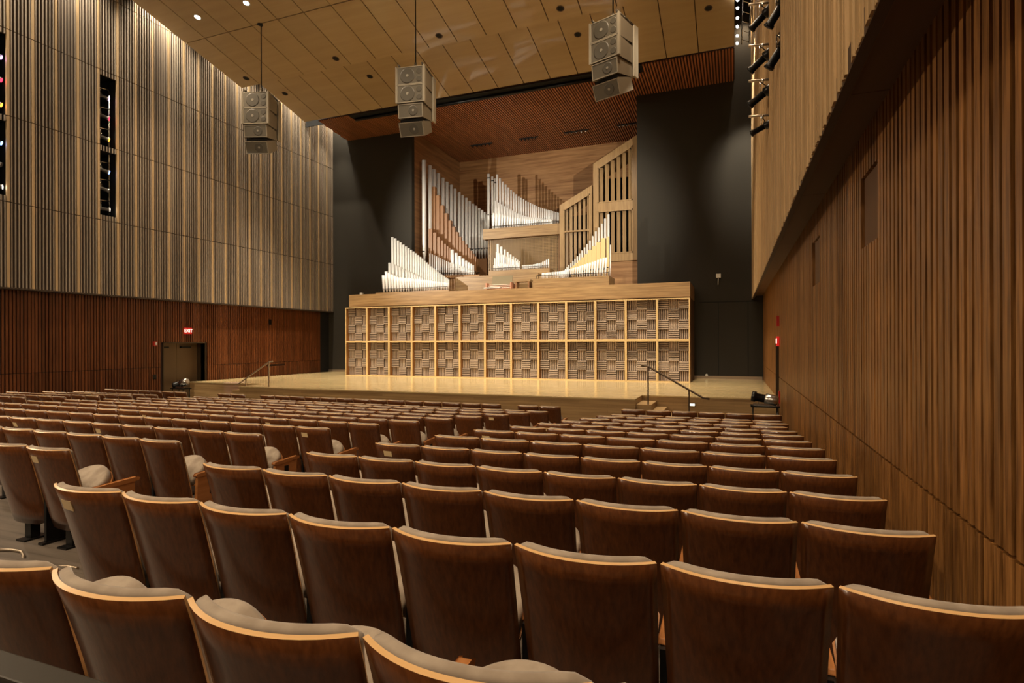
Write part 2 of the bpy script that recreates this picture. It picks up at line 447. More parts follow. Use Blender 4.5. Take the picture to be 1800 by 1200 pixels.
# black stage walls either side of the organ niche
m = MB()
m.box(XLL - .1, NX0, YB, YB + .3, -3, 14); struct(m.build('wall_stage_left', M_BLK))
m = MB(); m.box(NX1, XRL + .3, YB, YB + .3, -3, 17)
o = struct(m.build('wall_stage_right', M_BLK))
m = MB()                                   # seams of the double doors in the right black wall and a skirting
for px in (1263, 1315): 
    X = onY(px, 600, YB - .003).x; m.box(X - .012, X + .012, YB - .012, YB, ZS + .1, 1.85)
m.box(-1.5, 1.1, YB - .012, YB, 1.85, 1.88)
m.build('door_seam', M_VOID, o)
m = MB(); m.box(NX1, XRL - .05, YB - .03, YB, ZS, ZS + .13); m.box(XLL, -19.3, YB - .03, YB, ZS, ZS + .13)
struct(m.build('baseboard_stage', M_RAILL))
# organ niche: back and side walls
m = MB(); m.box(NX0 - .2, NX1 + .2, YN, YN + .2, -2, 13.0); struct(m.build('wall_niche_back', M_NICHE))
m = MB(); m.box(NX0 - .2, NX0, YB + .3, YN, -2, 13.0); m.box(NX1, NX1 + .2, YB + .3, YN, -2, 13); struct(m.build('wall_niche_side', M_NICHES))
# back of the hall, roof
m = MB(); m.box(-24, 2.6, -5.2, -5, -3.3, 17.2); struct(m.build('wall_back', M_RWALL))
m = MB(); m.box(-24.5, 2.7, -5.2, YN + .3, 17.1, 17.3)
m.box(-24.5, .06, 25.95, 26.0, 12.16, 17.1); struct(m.build('ceiling', M_VOID))

# ------------------------------------------------------------------ wooden ceiling over the stage (slats running to the organ)
m = MB()
m.prism([(-20.95, 25.22), (.06, 25.22), (.06, YB), (NX1, YB), (NX1, YN), (NX0, YN), (NX0, YB), (-21.4, YB)], 'z', ZW + .05, ZW + .15, 1)
x = -21.3
while x < .03:
    y0 = 25.22
    if -18.95 < x < -3.75: y0 = 25.95
    y1 = YN if NX0 < x < NX1 - .05 else YB
    if x < -20.95: y0 = 25.22 + (-20.95 - x) / .45 * 3.0
    if y1 > y0: m.box(x, x + .062, y0, y1, ZW, ZW + .05)
    x += .125
m.box(-19.0, -3.7, 25.22, 25.9, ZW + .02, ZW + .05, 2)
struct(m.build('ceiling_stage', [M_CEILW, mat('ceiling_backing', (.035, .012, .006), .8), M_VOID]))
m = MB(); m.tube((-18.8, 25.6, ZW - .08), (-3.8, 25.6, ZW - .08), .08, 0, 12)
for x in (-18.6, -14, -9, -4): m.box(x - .03, x + .03, 25.57, 25.63, ZW - .02, ZW + .04)
tag(m.build('screen_roller', M_BLACKM), 'long black screen roller in the dark slot at the ceiling edge', 'projection screen', None)
for i, (x0, x1) in enumerate([(-14.9, -13.5), (-11.75, -10.6), (-9.0, -7.6), (-6.0, -4.9)]):
    t = empty('ceiling_spot_track', ((x0 + x1) / 2, 31.7, ZW), 0, 'black lamp track with small lamps under the organ ceiling, %s from the left' % ORD[i + 1], 'light fixture', 'lamp tracks under the organ ceiling')
    m = MB(); m.box(-(x1 - x0) / 2, (x1 - x0) / 2, -.06, .06, -.05, 0); m.build('track', M_BLACKM, t)
    for q in range(5):
        m = MB(); xx = -(x1 - x0) / 2 + .15 + q * (x1 - x0 - .3) / 4; m.tube((xx, 0, -.05), (xx, -.03, -.14), .04); m.build('lamp', M_CHROME if i > 1 else M_BLACKM, t)

# ------------------------------------------------------------------ ceiling clouds (maple panels)
def cloud(name, yf, zf, rows, x0, x1, slope):
    m = MB(); y = yf
    for L in rows:
        xs = [x0] + [a for a in [-18.15 + 1.293 * k for k in range(-3, 15)] if x0 + .2 < a < x1 - .2] + [x1]
        for a, b in zip(xs[:-1], xs[1:]):
            ya, yb = y - .02, y - L + .02
            za, zb = zf + slope * (yf - ya), zf + slope * (yf - yb)
            a2, b2 = a + .018, b - .018
            vs = [(a2, ya, za), (b2, ya, za), (b2, yb, zb), (a2, yb, zb), (a2, ya, za + .05), (b2, ya, za + .05), (b2, yb, zb + .05), (a2, yb, zb + .05)]
            m.add(vs, [(0, 1, 2, 3), (7, 6, 5, 4), (0, 4, 5, 1), (1, 5, 6, 2), (2, 6, 7, 3), (3, 7, 4, 0)])
        y -= L
    ya, yb = yf - .03, y + .03; za, zb = zf + slope * .03 + .06, zf + slope * (yf - yb) + .06       # dark carrier above the panels
    vs = [(x0 + .03, ya, za), (x1 - .03, ya, za), (x1 - .03, yb, zb), (x0 + .03, yb, zb), (x0 + .03, ya, za + .08), (x1 - .03, ya, za + .08), (x1 - .03, yb, zb + .08), (x0 + .03, yb, zb + .08)]
    m.add(vs, [(0, 1, 2, 3), (7, 6, 5, 4), (0, 4, 5, 1), (1, 5, 6, 2), (2, 6, 7, 3), (3, 7, 4, 0)], 1)
    return struct(m.build(name, [M_CEIL, mat('seam_dark', (.05, .02, .008), .8)]))
cloud('ceiling_cloud_front', 25.2, 12.09, [3.9], -21.86, .07, .24)
cloud('ceiling_cloud_middle', 20.9, 12.17, [3.0] * 3, -21.86, .07, .228)
cloud('ceiling_cloud_rear', 11.6, 12.6, [3.2] * 5, -21.86, .07, .12)

def downlight(x, y, z, sl, lit, label):
    t = empty('recessed_downlight', (x, y, z), 0, label, 'ceiling light', 'recessed ceiling lights')
    t.rotation_euler = (-math.atan(sl), 0, 0)
    m = MB()
    n = 20; vs = []; 
    for k in range(n):
        a = 2 * PI * k / n
        vs += [(.15 * math.cos(a), .15 * math.sin(a), -.004), (.115 * math.cos(a), .115 * math.sin(a), -.012), (.105 * math.cos(a), .105 * math.sin(a), -.003)]
    fs = []
    for k in range(n):
        j = (k + 1) % n; fs += [(3 * k, 3 * k + 1, 3 * j + 1, 3 * j), (3 * k + 1, 3 * k + 2, 3 * j + 2, 3 * j + 1)]
    m.add(vs, fs, 0, True); m.build('trim_ring', M_WHITE if lit else mat('ring_brown', (.05, .02, .01), .6), t)
    m = MB(); m.tube((0, 0, -.006), (0, 0, -.002), .107, 0, 20); m.build('lens', M_BULB if lit else M_VOID, t)
for x, y, z, lit, lab in [(-20.02, 16.93, 13.08, 1, 'lit round downlight nearest the left wall'), (-17.44, 16.91, 13.08, 1, 'lit round downlight, right of the other lit one'),
                          (-21.05, 20.39, 12.29, 0, 'dark round downlight beside the left wall, in front of the left speaker cable'), (-16.0, 20.39, 12.29, 0, 'dark round downlight on the middle ceiling panels, second from left'),
                          (-10.97, 20.39, 12.29, 0, 'dark round downlight above the centre speaker, on the middle ceiling panels'), (-5.92, 20.36, 12.29, 0, 'dark round downlight left of the right speaker, on the middle ceiling panels')]:
    downlight(x, y, z, .228, lit, lab)
for x, lab in [(-21.14, 'dark round downlight in the front ceiling panels, right of the left speaker'), (-16.05, 'dark round downlight in the front ceiling panels, left of the centre speaker'),
               (-5.94, 'dark round downlight in the front ceiling panels, left of the right speaker'), (-.86, 'dark round downlight in the front ceiling panels, farthest right')]:
    downlight(x, 22.95, 12.09 + .24 * 2.25, .24, 0, lab)

# ------------------------------------------------------------------ stage
m = MB()
XS0, XS1 = -18.4, -2.76
m.box(XS0, XS1, 17.4, 18.8, ZS - .04, ZS, 0); m.box(XLL + .02, XRL - .02, 18.8, YB, ZS - .04, ZS, 0); m.box(NX0, NX1, YB + .3, YN, ZS - .04, ZS, 0)
m.box(XS0, XS1, 17.42, 18.8, -3, ZS - .04, 1); m.box(XLL + .02, XRL - .02, 18.82, 19.2, -3, ZS - .04, 1)
struct(m.build('floor_stage', [M_STAGE, M_FACE]))
def steps(x0, sgn, name, label):
    t = empty(name, (x0, 17.9, -2.57), 0, label, 'stairs', 'stage steps')
    for q, (w_, h) in enumerate([(.45, .70), (.78, .52), (1.11, .35), (1.44, .17)]):
        m = MB(); a, b = sorted((sgn * (w_ - .45), sgn * w_)); m.box(a, b, -.4, .85, 0, h); m.build('step', M_FACE, t)
steps(XS1 + .005, 1, 'stage_steps', 'wooden steps beside the right front corner of the stage')
steps(XS0 - .005, -1, 'stage_steps', 'wooden steps beside the left front corner of the stage')
def handrail(sgn, cx, label, mt):
    t = empty('stage_handrail', (cx, 17.6, -2.57), 0, label, 'handrail', 'handrails by the stage steps')
    z = lambda v: v + 2.57
    m = MB(); m.path([(sgn * 0, 0, z(-.70)), (sgn * .2, 0, z(-.73)), (sgn * 1.78, 0, z(-1.63)), (sgn * 1.95, 0, z(-1.65))], .028, 0, 8); m.build('rail', mt, t)
    m = MB(); m.box(sgn * .2 - .02, sgn * .2 + .02, -.02, .02, z(-1.87), z(-.75)); m.build('post', mt, t)
    m = MB(); m.box(sgn * 1.38 - .02, sgn * 1.38 + .02, -.02, .02, 0, z(-1.42)); m.build('post', mt, t)
handrail(1, -2.61, 'dark metal handrail on the steps at the right of the stage', M_RAIL)
handrail(-1, -16.85 - .0, 'brushed metal handrail on the steps at the left of the stage', M_RAILL)
m = MB(); X = onY(1217, 711, 18.8); m.box(X.x - .09, X.x + .09, 18.795, 18.815, X.z - .05, X.z + .05, 0)
o = m.build('step_light', M_BLACKM); tag(o, 'small glowing step light in the stage front, right of the steps', 'light fixture')
m = MB(); m.box(X.x - .07, X.x + .07, 18.788, 18.795, X.z - .035, X.z + .035); m.build('lens', M_STEPL, o)

# ------------------------------------------------------------------ diffuser wall: 26 open bays
GY = 25.2; GX0, GX1 = -19.21, -1.72; GZ0, GZ1, GZM = ZS, 1.88, .09
NB = 13; BW = (GX1 - GX0) / NB; BHH = (GZ1 - GZ0) / 2
def make_bay(par):
    t = empty('diffuser_bay', (0, 0, 0), 0, 'x', 'acoustic panel', 'acoustic diffuser bays')
    w_, h, dp, fr = BW - .004, BHH - .004, .60, .045
    m = MB()
    m.box(0, fr, 0, .03, 0, h); m.box(w_ - fr, w_, 0, .03, 0, h); m.box(fr, w_ - fr, 0, .03, 0, fr); m.box(fr, w_ - fr, 0, .03, h - fr, h)
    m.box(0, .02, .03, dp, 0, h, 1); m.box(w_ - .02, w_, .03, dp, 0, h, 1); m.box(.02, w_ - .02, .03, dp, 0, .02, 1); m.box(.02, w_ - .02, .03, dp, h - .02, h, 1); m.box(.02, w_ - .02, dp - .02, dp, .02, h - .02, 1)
    ch = [m.build('frame', [M_FRAME, M_SIDE], t)]
    iw, ih = w_ - .05, h - .05
    for c in range(3):
        for r in range(4):
            bx, bz = .025 + iw / 3 * c, .025 + ih / 4 * (3 - r); bw, bh = iw / 3, ih / 4
            m = MB(); hor = (c + r + par) % 2 == 0
            y0 = .22 if hor else .29
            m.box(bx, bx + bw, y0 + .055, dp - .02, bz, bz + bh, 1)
            for q in range(5):
                if hor: 
                    z0 = bz + bh / 5 * q; m.prism([(y0 + .055, z0 + .013), (y0, z0 + .018), (y0, z0 + bh / 5 - .018), (y0 + .055, z0 + bh / 5 - .013)], 'x', bx, bx + bw)
                else:
                    x0 = bx + bw / 5 * q; m.prism([(x0 + .013, y0 + .055), (x0 + .018, y0), (x0 + bw / 5 - .018, y0), (x0 + bw / 5 - .013, y0 + .055)], 'z', bz, bz + bh)
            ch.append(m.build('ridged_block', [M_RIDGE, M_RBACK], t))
    return kids(t, ch)
protoB = [make_bay(0), make_bay(1)]
used = [False, False]
for i in range(NB):
    for j in range(2):
        p = i % 2
        if not used[p]: o = protoB[p]; used[p] = True
        else: o = copy_tree(protoB[p])
        o.location = (GX0 + BW * i, GY, GZ0 + .0 + BHH * j)
        o['label'] = '%s diffuser bay with ridged blocks in a maple frame, %s from the left' % (['lower', 'upper'][j], ORD[i + 1])
m = MB(); m.box(GX0 + .15, GX1, GY + .12, GY + 3.0, 1.93, 2.56); m.box(GX0 + .12, GX1 - .02, GY + .2, GY + 3.0, 1.885, 1.925, 1)  # recessed dark strip stands in for the shadow under the beam
m.box(GX0 + .02, GX1 - .02, GY + .64, GY + .7, GZ0, 1.88, 1); m.box(GX1 - .06, GX1 - .02, GY + .64, YB, GZ0, 1.88, 1); m.box(GX0 + .02, GX0 + .06, GY + .64, YB, GZ0, 1.88, 1)
tag(m.build('organ_platform', [M_ORG, mat('platform_dark', (.10, .05, .02), .7)]), 'wide oak platform above the diffuser bays carrying the organ', 'organ platform')
ZP = 2.56
m = MB(); m.box(NX0 + .01, NX1 - .01, YB - .1, YN - .01, 2.3, 2.56); struct(m.build('floor_niche', M_ORG))

# ------------------------------------------------------------------ organ pipes
def interp(ctrl, n):
    out = []
    for i in range(n):
        t = i / (n - 1) * (ctrl[-1][0] - ctrl[0][0]) + ctrl[0][0]
        for a, b in zip(ctrl[:-1], ctrl[1:]):
            if (a[0] <= t <= b[0]) or (a[0] >= t >= b[0]):
                f = (t - a[0]) / (b[0] - a[0]); out.append((t, a[1] + f * (b[1] - a[1]))); break
        else: out.append(ctrl[-1])
    return out
def pipe(parent, x, y, z0, z1, r, mt, foot=.35, square=False, lean=0.0, cap=False, name='pipe'):
    m = MB(); h = z1 - z0
    if square:
        m.box(x - r, x + r, y - r, y + r, z0 + min(foot, h * .25), z1); m.tube((x, y, z0), (x, y, z0 + min(foot, h * .25)), r * .35, 0, 6)
        m.box(x - r * .7, x + r * .7, y - r - .008, y - r, z0 + min(foot, h * .25) + .05, z0 + min(foot, h * .25) + .05 + r, 1)
    else:
        f = min(foot, h * .45)
        d = Vector((lean, -abs(lean) * 1.2, 1))
        u = Vector((1, 0, 0)); v = Vector((0, 1, 0))
        P = lambda q: Vector((x, y, z0)) + Vector((0, 0, q)) + (Vector((lean, -abs(lean), 0)) * max(0, q - f) * 1.0)
        rr = [(P(0), u, v, r * .3, r * .3), (P(f), u, v, r, r)]
        if lean: rr += [(P(f + (h - f) * t), u, v, r * (1 + .25 * t), r * (1 + .25 * t)) for t in (.3, .6, 1)]
        else: rr += [(P(h), u, v, r, r)]
        m.rings(rr, 0, 10)
        m.rings([(P(h) + Vector((0, 0, .001)), u, v, r * .8, r * .8), (P(h) + Vector((0, 0, .002)), u, v, r * .8, r * .8)], 1, 8)
        if not lean: m.box(x - r * .6, x + r * .6, y - r * 1.02, y - r * .8, z0 + f + .01, z0 + f + .01 + r * .5, 1)
        if cap: m.tube((x, y, z1 - .28), (x, y, z1 - .22), r * 1.08, 1, 10)
    return m.build(name, [mt, M_BLACKM], parent)
def rank(parent, Y, zb, ctrl, n, fill, mt, **k):
    """pipes standing in a row; wider apart at the tall end. Y may be (first, last)"""
    Y0, Y1 = Y if isinstance(Y, tuple) else (Y, Y)
    fill = fill if isinstance(fill, float) else .34
    dirn = 1 if ctrl[0][1] < ctrl[-1][1] else -1
    xs = []
    for i in range(n):
        f = i / (n - 1)
        g = f * (1.38 - .38 * f) if dirn > 0 else f * (.62 + .38 * f)
        xs.append(ctrl[0][0] + g * (ctrl[-1][0] - ctrl[0][0]))
    out = []
    for i, px in enumerate(xs):
        py = ctrl[-1][1]
        for a, b in zip(ctrl[:-1], ctrl[1:]):
            if a[0] <= px <= b[0]: py = a[1] + (px - a[0]) / (b[0] - a[0]) * (b[1] - a[1]); break
        pitch = (xs[min(i + 1, n - 1)] - xs[max(i - 1, 0)]) / (min(i + 1, n - 1) - max(i - 1, 0))
        y = Y0 + (Y1 - Y0) * (i / (n - 1))
        p = onY(px, py, y); s_ = (onY(px + 1, py, y) - p).length
        r = fill * pitch * s_
        z0 = zb if not callable(zb) else zb(i / (n - 1))
        if p.z - z0 < .14: p.z = z0 + .14
        out.append(pipe(parent, p.x, y, z0, p.z, r, mt, **k))
    return out

# --- left front division
t = empty('organ_pipe_division', (-15.5, 26.4, ZP), 0, 'front left organ division, silver pipes falling toward the centre before the black wall', 'organ pipes', 'organ divisions')
def reloc(t):                                     # children were built in world space: give them the inverse offset
    bpy.context.view_layer.update()
    for o in bpy.data.objects:
        if o.parent == t and 'wl' not in o: o.matrix_parent_inverse = t.matrix_world.inverted(); o['wl'] = 1
def fin(t):
    reloc(t)
    for o in bpy.data.objects:
        if 'wl' in o: del o['wl']
def finish(t):
    bpy.context.view_layer.update()
    inv = t.matrix_world.inverted()
    for o in bpy.data.objects:
        if o.parent == t and o.type == 'MESH': o.data.transform(inv)
a = onY(664, 511, 26.2).x; b = onY(792, 505, 26.2).x
m = MB(); m.box(a, b, 26.0, 27.2, ZP, ZP + .14); m.build('wind_chest', M_ORG, t)
zb = ZP + .14
rank(t, 26.95, zb, [(690, 417), (695, 419), (712, 432), (730, 444), (745, 456), (760, 470), (775, 481), (789, 491)], 28, .40, M_PIPE)
rank(t, 26.6, zb, [(685, 462), (691, 464), (700, 468), (712, 474), (724, 479), (740, 487), (760, 492)], 17, (1.4, 1.0), M_PIPE)
rank(t, 26.2, zb, [(675, 484), (680, 477), (686, 480), (700, 487), (740, 491), (787, 497)], 30, .36, M_PIPEW, lean=-.03, foot=.18)
m = MB(); m.box(a + .1, b - .1, 26.04, 26.06, ZP + .30, ZP + .325); [m.box(x, x + .02, 26.04, 26.06, ZP + .14, ZP + .3) for x in (a + .1, (a + b) / 2, b - .12)]; m.build('rack_bar', M_BLACKM, t)
finish(t)

# --- tall silver pipes at the back left
t = empty('organ_pipe_division', (-14.5, 32.6, ZP), 0, 'tall silver pipes against the niche wall, descending from the left', 'organ pipes', 'organ divisions')
px = [745.5, 755.5, 763, 770.5, 778.5, 785.5, 793, 799.5, 807, 813, 819.5, 825.5, 831.5, 837, 842.5, 847.5, 852.5, 857]
py = [282, 291, 298, 305, 313, 320, 325, 332, 338, 343.5, 348, 353.5, 358.5, 362, 366.5, 369.5, 373, 377]
for i in range(18):
    f = i / 17; Y = 28.85 + 3.65 * (1 - (1 - f) ** 2.2)
    p = onY(px[i], py[i], Y); q = onY(px[i], 462 - 7 * f, Y); s_ = Y / .88 / FPX
    pipe(t, p.x, Y, q.z, p.z, (3.7 - 1.5 * min(1, i / 13)) * s_, M_PIPE, foot=.6)
    m = MB(); m.box(p.x - .13, p.x + .13, Y - .16, Y + .16, ZP, q.z); m.build('pipe_block', M_NICHE, t)
a_ = onY(835, 455, 32.0); b_ = onY(859, 455, 32.0)
m = MB(); m.box(a_.x, b_.x, 31.7, 31.95, ZP, a_.z - .05); m.build('wind_chest', M_PIPEB, t)
m = MB(); c_ = onY(800, 440, 31.9); m.box(c_.x, b_.x, 31.85, 31.88, c_.z, c_.z + .04); m.build('rack_bar', M_BLACKM, t)
finish(t)

# --- brown wooden pipes
t = empty('organ_pipe_division', (-14, 30.2, ZP), 0, 'brown wooden pipes with a low silver front rank, left of the lattice screen', 'organ pipes', 'organ divisions')
zc = onY(800, 484, 28.9).z
rank(t, (29.5, 30.6), zc, [(763, 329), (771, 345), (777, 360), (784, 374), (794, 393), (806, 412), (818, 428), (830, 443), (836, 451)], 14, .42, M_PIPEB, square=True, foot=.5)
rank(t, (29.1, 29.5), zc, [(758, 402), (765, 409), (773, 418), (785, 431), (791, 436)], 7, .42, M_PIPEB, square=True, foot=.4)
rank(t, (29.5, 29.9), zc, [(795, 439), (805, 447), (815, 455), (832, 466)], 8, .38, M_PIPEW, foot=.5)
rank(t, (28.75, 29.3), zc, [(756, 445), (775, 454), (790, 461), (810, 467), (833, 476)], 28, .28, M_PIPEW, foot=.3)
xa, xb = onY(753, 484, 28.7).x, onY(839, 484, 28.7).x
m = MB(); m.prism([(xa, 28.65), (xb, 29.0), (xb, 30.95), (xa - .3, 29.9)], 'z', zc - .12, zc); m.prism([(xa + .6, 28.95), (xb - .1, 29.2), (xb - .1, 30.7), (xa + .4, 29.8)], 'z', ZP, zc - .12); m.build('wind_chest', M_NICHE, t)
m = MB(); m.path([(xa, 28.7, zc + .12), (xb, 29.05, zc + .12)], .015, 0, 6); m.build('rack_bar', M_BLACKM, t)
finish(t)

# --- centre upper division on its box, with lattice screen beneath
YD = 30.2
A = onY(849, 403, YD); Bq = onY(984, 388, YD); C = onY(849, 421, YD)
zt, zbm = A.z, C.z
t = empty('organ_pipe_division', ((A.x + Bq.x) / 2, 30.9, ZP), 0, 'upper centre organ division, silver pipes on an oak box over the lattice', 'organ pipes', 'organ divisions')
m = MB(); m.box(A.x, Bq.x, YD, YD + 2.2, zbm, zt); m.build('wind_chest', M_ORG, t)
rank(t, 32.0, zt, [(859, 306), (870.5, 314)], 3, .36, M_PIPE, foot=1.2, cap=True)
rank(t, 31.5, zt, [(874, 307), (877, 311), (882, 317), (892, 328), (903, 338), (913, 346), (930, 356), (950, 365), (982, 374)], 30, (2.3, .9), M_PIPEW, foot=.5)
rank(t, 31.0, zt, [(872, 353), (890, 364), (910, 375), (925, 381), (968, 385)], 26, (1.3, .8), M_PIPEW, foot=.4)
rank(t, 30.5, zt, [(867, 375), (880, 377), (900, 381), (930, 385), (970, 386)], 28, .32, M_PIPEW, foot=.25, lean=.10)
m = MB(); m.box(A.x + .3, Bq.x - .1, 30.36, 30.38, zt + .13, zt + .16); [m.box(x, x + .02, 30.36, 30.38, zt, zt + .15) for x in (A.x + .3, -10.5, Bq.x - .12)]; m.build('rack_bar', M_BLACKM, t)
finish(t)
YE = 30.5
a = onY(857, 480, YE); b = onY(983.5, 480, YE)
t = empty('lattice_screen', ((a.x + b.x) / 2, YE, ZP), 0, 'square oak lattice screen below the upper centre pipe box', 'lattice screen')
m = MB(); n = 52; X0, X1 = a.x, b.x
x = X0
while x < X1 - .05:
    m.box(x, x + .034, YE, YE + .02, ZP, zbm, 0); x += .083
z = ZP
while z < zbm - .03:
    m.box(X0, X1, YE + .02, YE + .04, z, z + .034, 0); z += .083
xx = onY(863, 450, YE).x; m.box(xx - .03, xx + .03, YE - .03, YE + .01, ZP, zbm, 0)
m.build('lattice', M_ORGV, t)
m = MB(); m.box(X0, X0 + .05, YE, YE + 1.8, ZP, zbm); m.box(X1 - .05, X1, YE, YE + 1.8, ZP, zbm); m.box(X0, X1, YE + 1.75, YE + 1.8, ZP, zbm); m.build('side_board', M_NICHES, t)
m = MB(); m.box(X0 + .06, X1 - .06, YE + .25, YE + .27, ZP, zbm - .01); m.build('shade_board', mat('lattice_shade', (.05, .03, .015), .8), t)  # added dark board standing in for the shade seen through the lattice
finish(t)

# --- small centre division
YF = 28.8
zc = onY(900, 476, YF).z
t = empty('organ_pipe_division', (-10.2, YF, ZP), 0, 'small bright silver pipe division in front of the lattice screen', 'organ pipes', 'organ divisions')
a = onY(864, 480, YF).x; b = onY(970, 470, YF).x
m = MB(); m.box(a, b, YF - .4, YF + .5, ZP, zc); m.build('wind_chest', M_ORG, t)
rank(t, YF + .3, zc, [(875, 429), (882, 434), (896, 446), (913, 459)], 9, (2.0, 1.5), M_PIPEW, foot=.25)
rank(t, YF + .05, zc, [(873, 443), (885, 448), (900, 455), (912, 461)], 14, (1.3, 1.0), M_PIPEW, foot=.25)
rank(t, YF - .25, zc, [(868, 466), (870, 451), (875, 462), (912, 466)], 18, (1.0, .9), M_PIPEW, foot=.2)
rank(t, YF, zc, [(918, 466), (935, 465), (950, 462), (960, 457), (964, 455)], 20, (1.1, 1.3), M_PIPEW, foot=.2)
m = MB(); m.box(a + .1, b - .1, YF - .33, YF - .31, zc + .12, zc + .15); m.build('rack_bar', M_BLACKM, t)
finish(t)

# --- oak panelling behind the console
YG = 27.9
a = onY(800, 487, YG); b = onY(946, 479, YG); c = onY(868, 482, YG)
m = MB(); m.box(a.x, b.x, YG, YG + .45, ZP, a.z); m.box(b.x, b.x + 1.1, YG + .05, YG + .45, ZP, a.z - .12); m.box(b.x - .03, b.x, YG - .012, YG, ZP, a.z, 0)
tag(m.build('oak_parapet', M_ORG), 'low light oak parapet behind the organ console', 'partition')

# --- console and bench
YC = 26.5
p0 = onY(857, 505, YC); p1 = onY(902, 486, YC)
t = empty('organ_console', ((p0.x + p1.x) / 2, YC, ZP), 0, 'organ console with reddish keyboards and a grey-brown music desk', 'organ console')
wv = (p1.x - p0.x)
m = MB(); m.box(-wv / 2, wv / 2, .1, .8, 0, .36); m.box(-wv / 2, -wv / 2 + .06, -.25, .1, .0, .42); m.box(wv / 2 - .06, wv / 2, -.25, .1, 0, .42); m.build('case', mat('console_red_oak', (.55, .24, .13), .45), t)
for q in range(3):
    m = MB(); m.box(-wv / 2 + .08, wv / 2 - .08, -.2 + .10 * q, -.1 + .10 * q, .16 + .08 * q, .19 + .08 * q)
    m.build('keyboard', mat('keyboard_ivory', (.8, .62, .48), .4) if q == 0 else MATS['keyboard_ivory'], t)
m = MB(); m.prism([(.12, .36), (.24, .80), (.26, .80), (.16, .36)], 'x', -wv / 2 + .18, wv / 2 - .12); m.build('music_desk', mat('music_desk_tan', (.22, .175, .095), .5), t)
m = MB(); m.box(-wv / 2 + .12, wv / 2 - .4, -.75, -.45, .10, .15); m.build('pedal_ledge', M_WHITE, t)
p = onY(920, 505, YC)
t = empty('organ_bench', (p.x, YC, ZP), 0, 'dark oak organ bench standing right of the console', 'bench')
m = MB(); m.box(-.42, .42, -.2, .25, .42, .52); m.build('seat', M_ORG, t)
for s in (-1, 1):
    m = MB(); m.box(s * .33 - .04, s * .33 + .04, -.18, .22, 0, .42); m.build('leg', M_NICHES, t)
p = onY(951, 504, YC - .55); m = MB(); m.box(p.x - .2, p.x + .2, YC - .75, YC - .5, ZP, ZP + .06); tag(m.build('pedal_board', M_NICHES), 'low dark wooden board lying right of the organ bench', 'board')

# --- right front division
YH = 26.3
a = onY(940, 506, YH).x; b = onY(1072.5, 499, YH).x; zc = onY(1072, 485.5, YH).z
t = empty('organ_pipe_division', ((a + b) / 2, YH, ZP), 0, 'front right organ division, silver and pale wooden pipes rising to the right', 'organ pipes', 'organ divisions')
m = MB(); m.box(a, b, YH - .3, YH + 1.1, ZP, zc); m.build('wind_chest', M_ORG, t)
rank(t, YH + .8, zc, [(988, 478), (1000, 466), (1010, 456), (1020, 444), (1030, 432), (1037, 423), (1047, 407), (1057, 395), (1063, 385), (1069.5, 377)], 20, (1.1, 1.7), M_PIPE, foot=.3)
rank(t, YH + .45, zc, [(1005, 470), (1012, 464), (1023, 454), (1031, 447), (1040, 437), (1051, 428), (1061, 419)], 10, .46, M_PIPEC, square=True, foot=.3)
pipe(t, onY(1068.5, 416, YH + .2).x, YH + .2, zc, onY(1068.5, 416, YH + .2).z, .055, M_PIPEC, square=True)
pipe(t, onY(1073, 430, YH + .1).x, YH + .1, zc, onY(1073, 430, YH + .1).z, .022, M_PIPEW)
rank(t, YH, zc, [(953, 480), (985, 477), (1000, 473), (1015, 469), (1030, 464), (1045, 459), (1055, 455), (1064, 453)], 32, .34, M_PIPEW, foot=.22, lean=.09)
m = MB(); m.box(a + .15, b - .02, YH - .2, YH - .18, zc + .14, zc + .17); [m.box(x, x + .02, YH - .2, YH - .18, zc, zc + .15) for x in (a + .15, (a + b) / 2, b - .05)]; m.build('rack_bar', M_BLACKM, t)
finish(t)

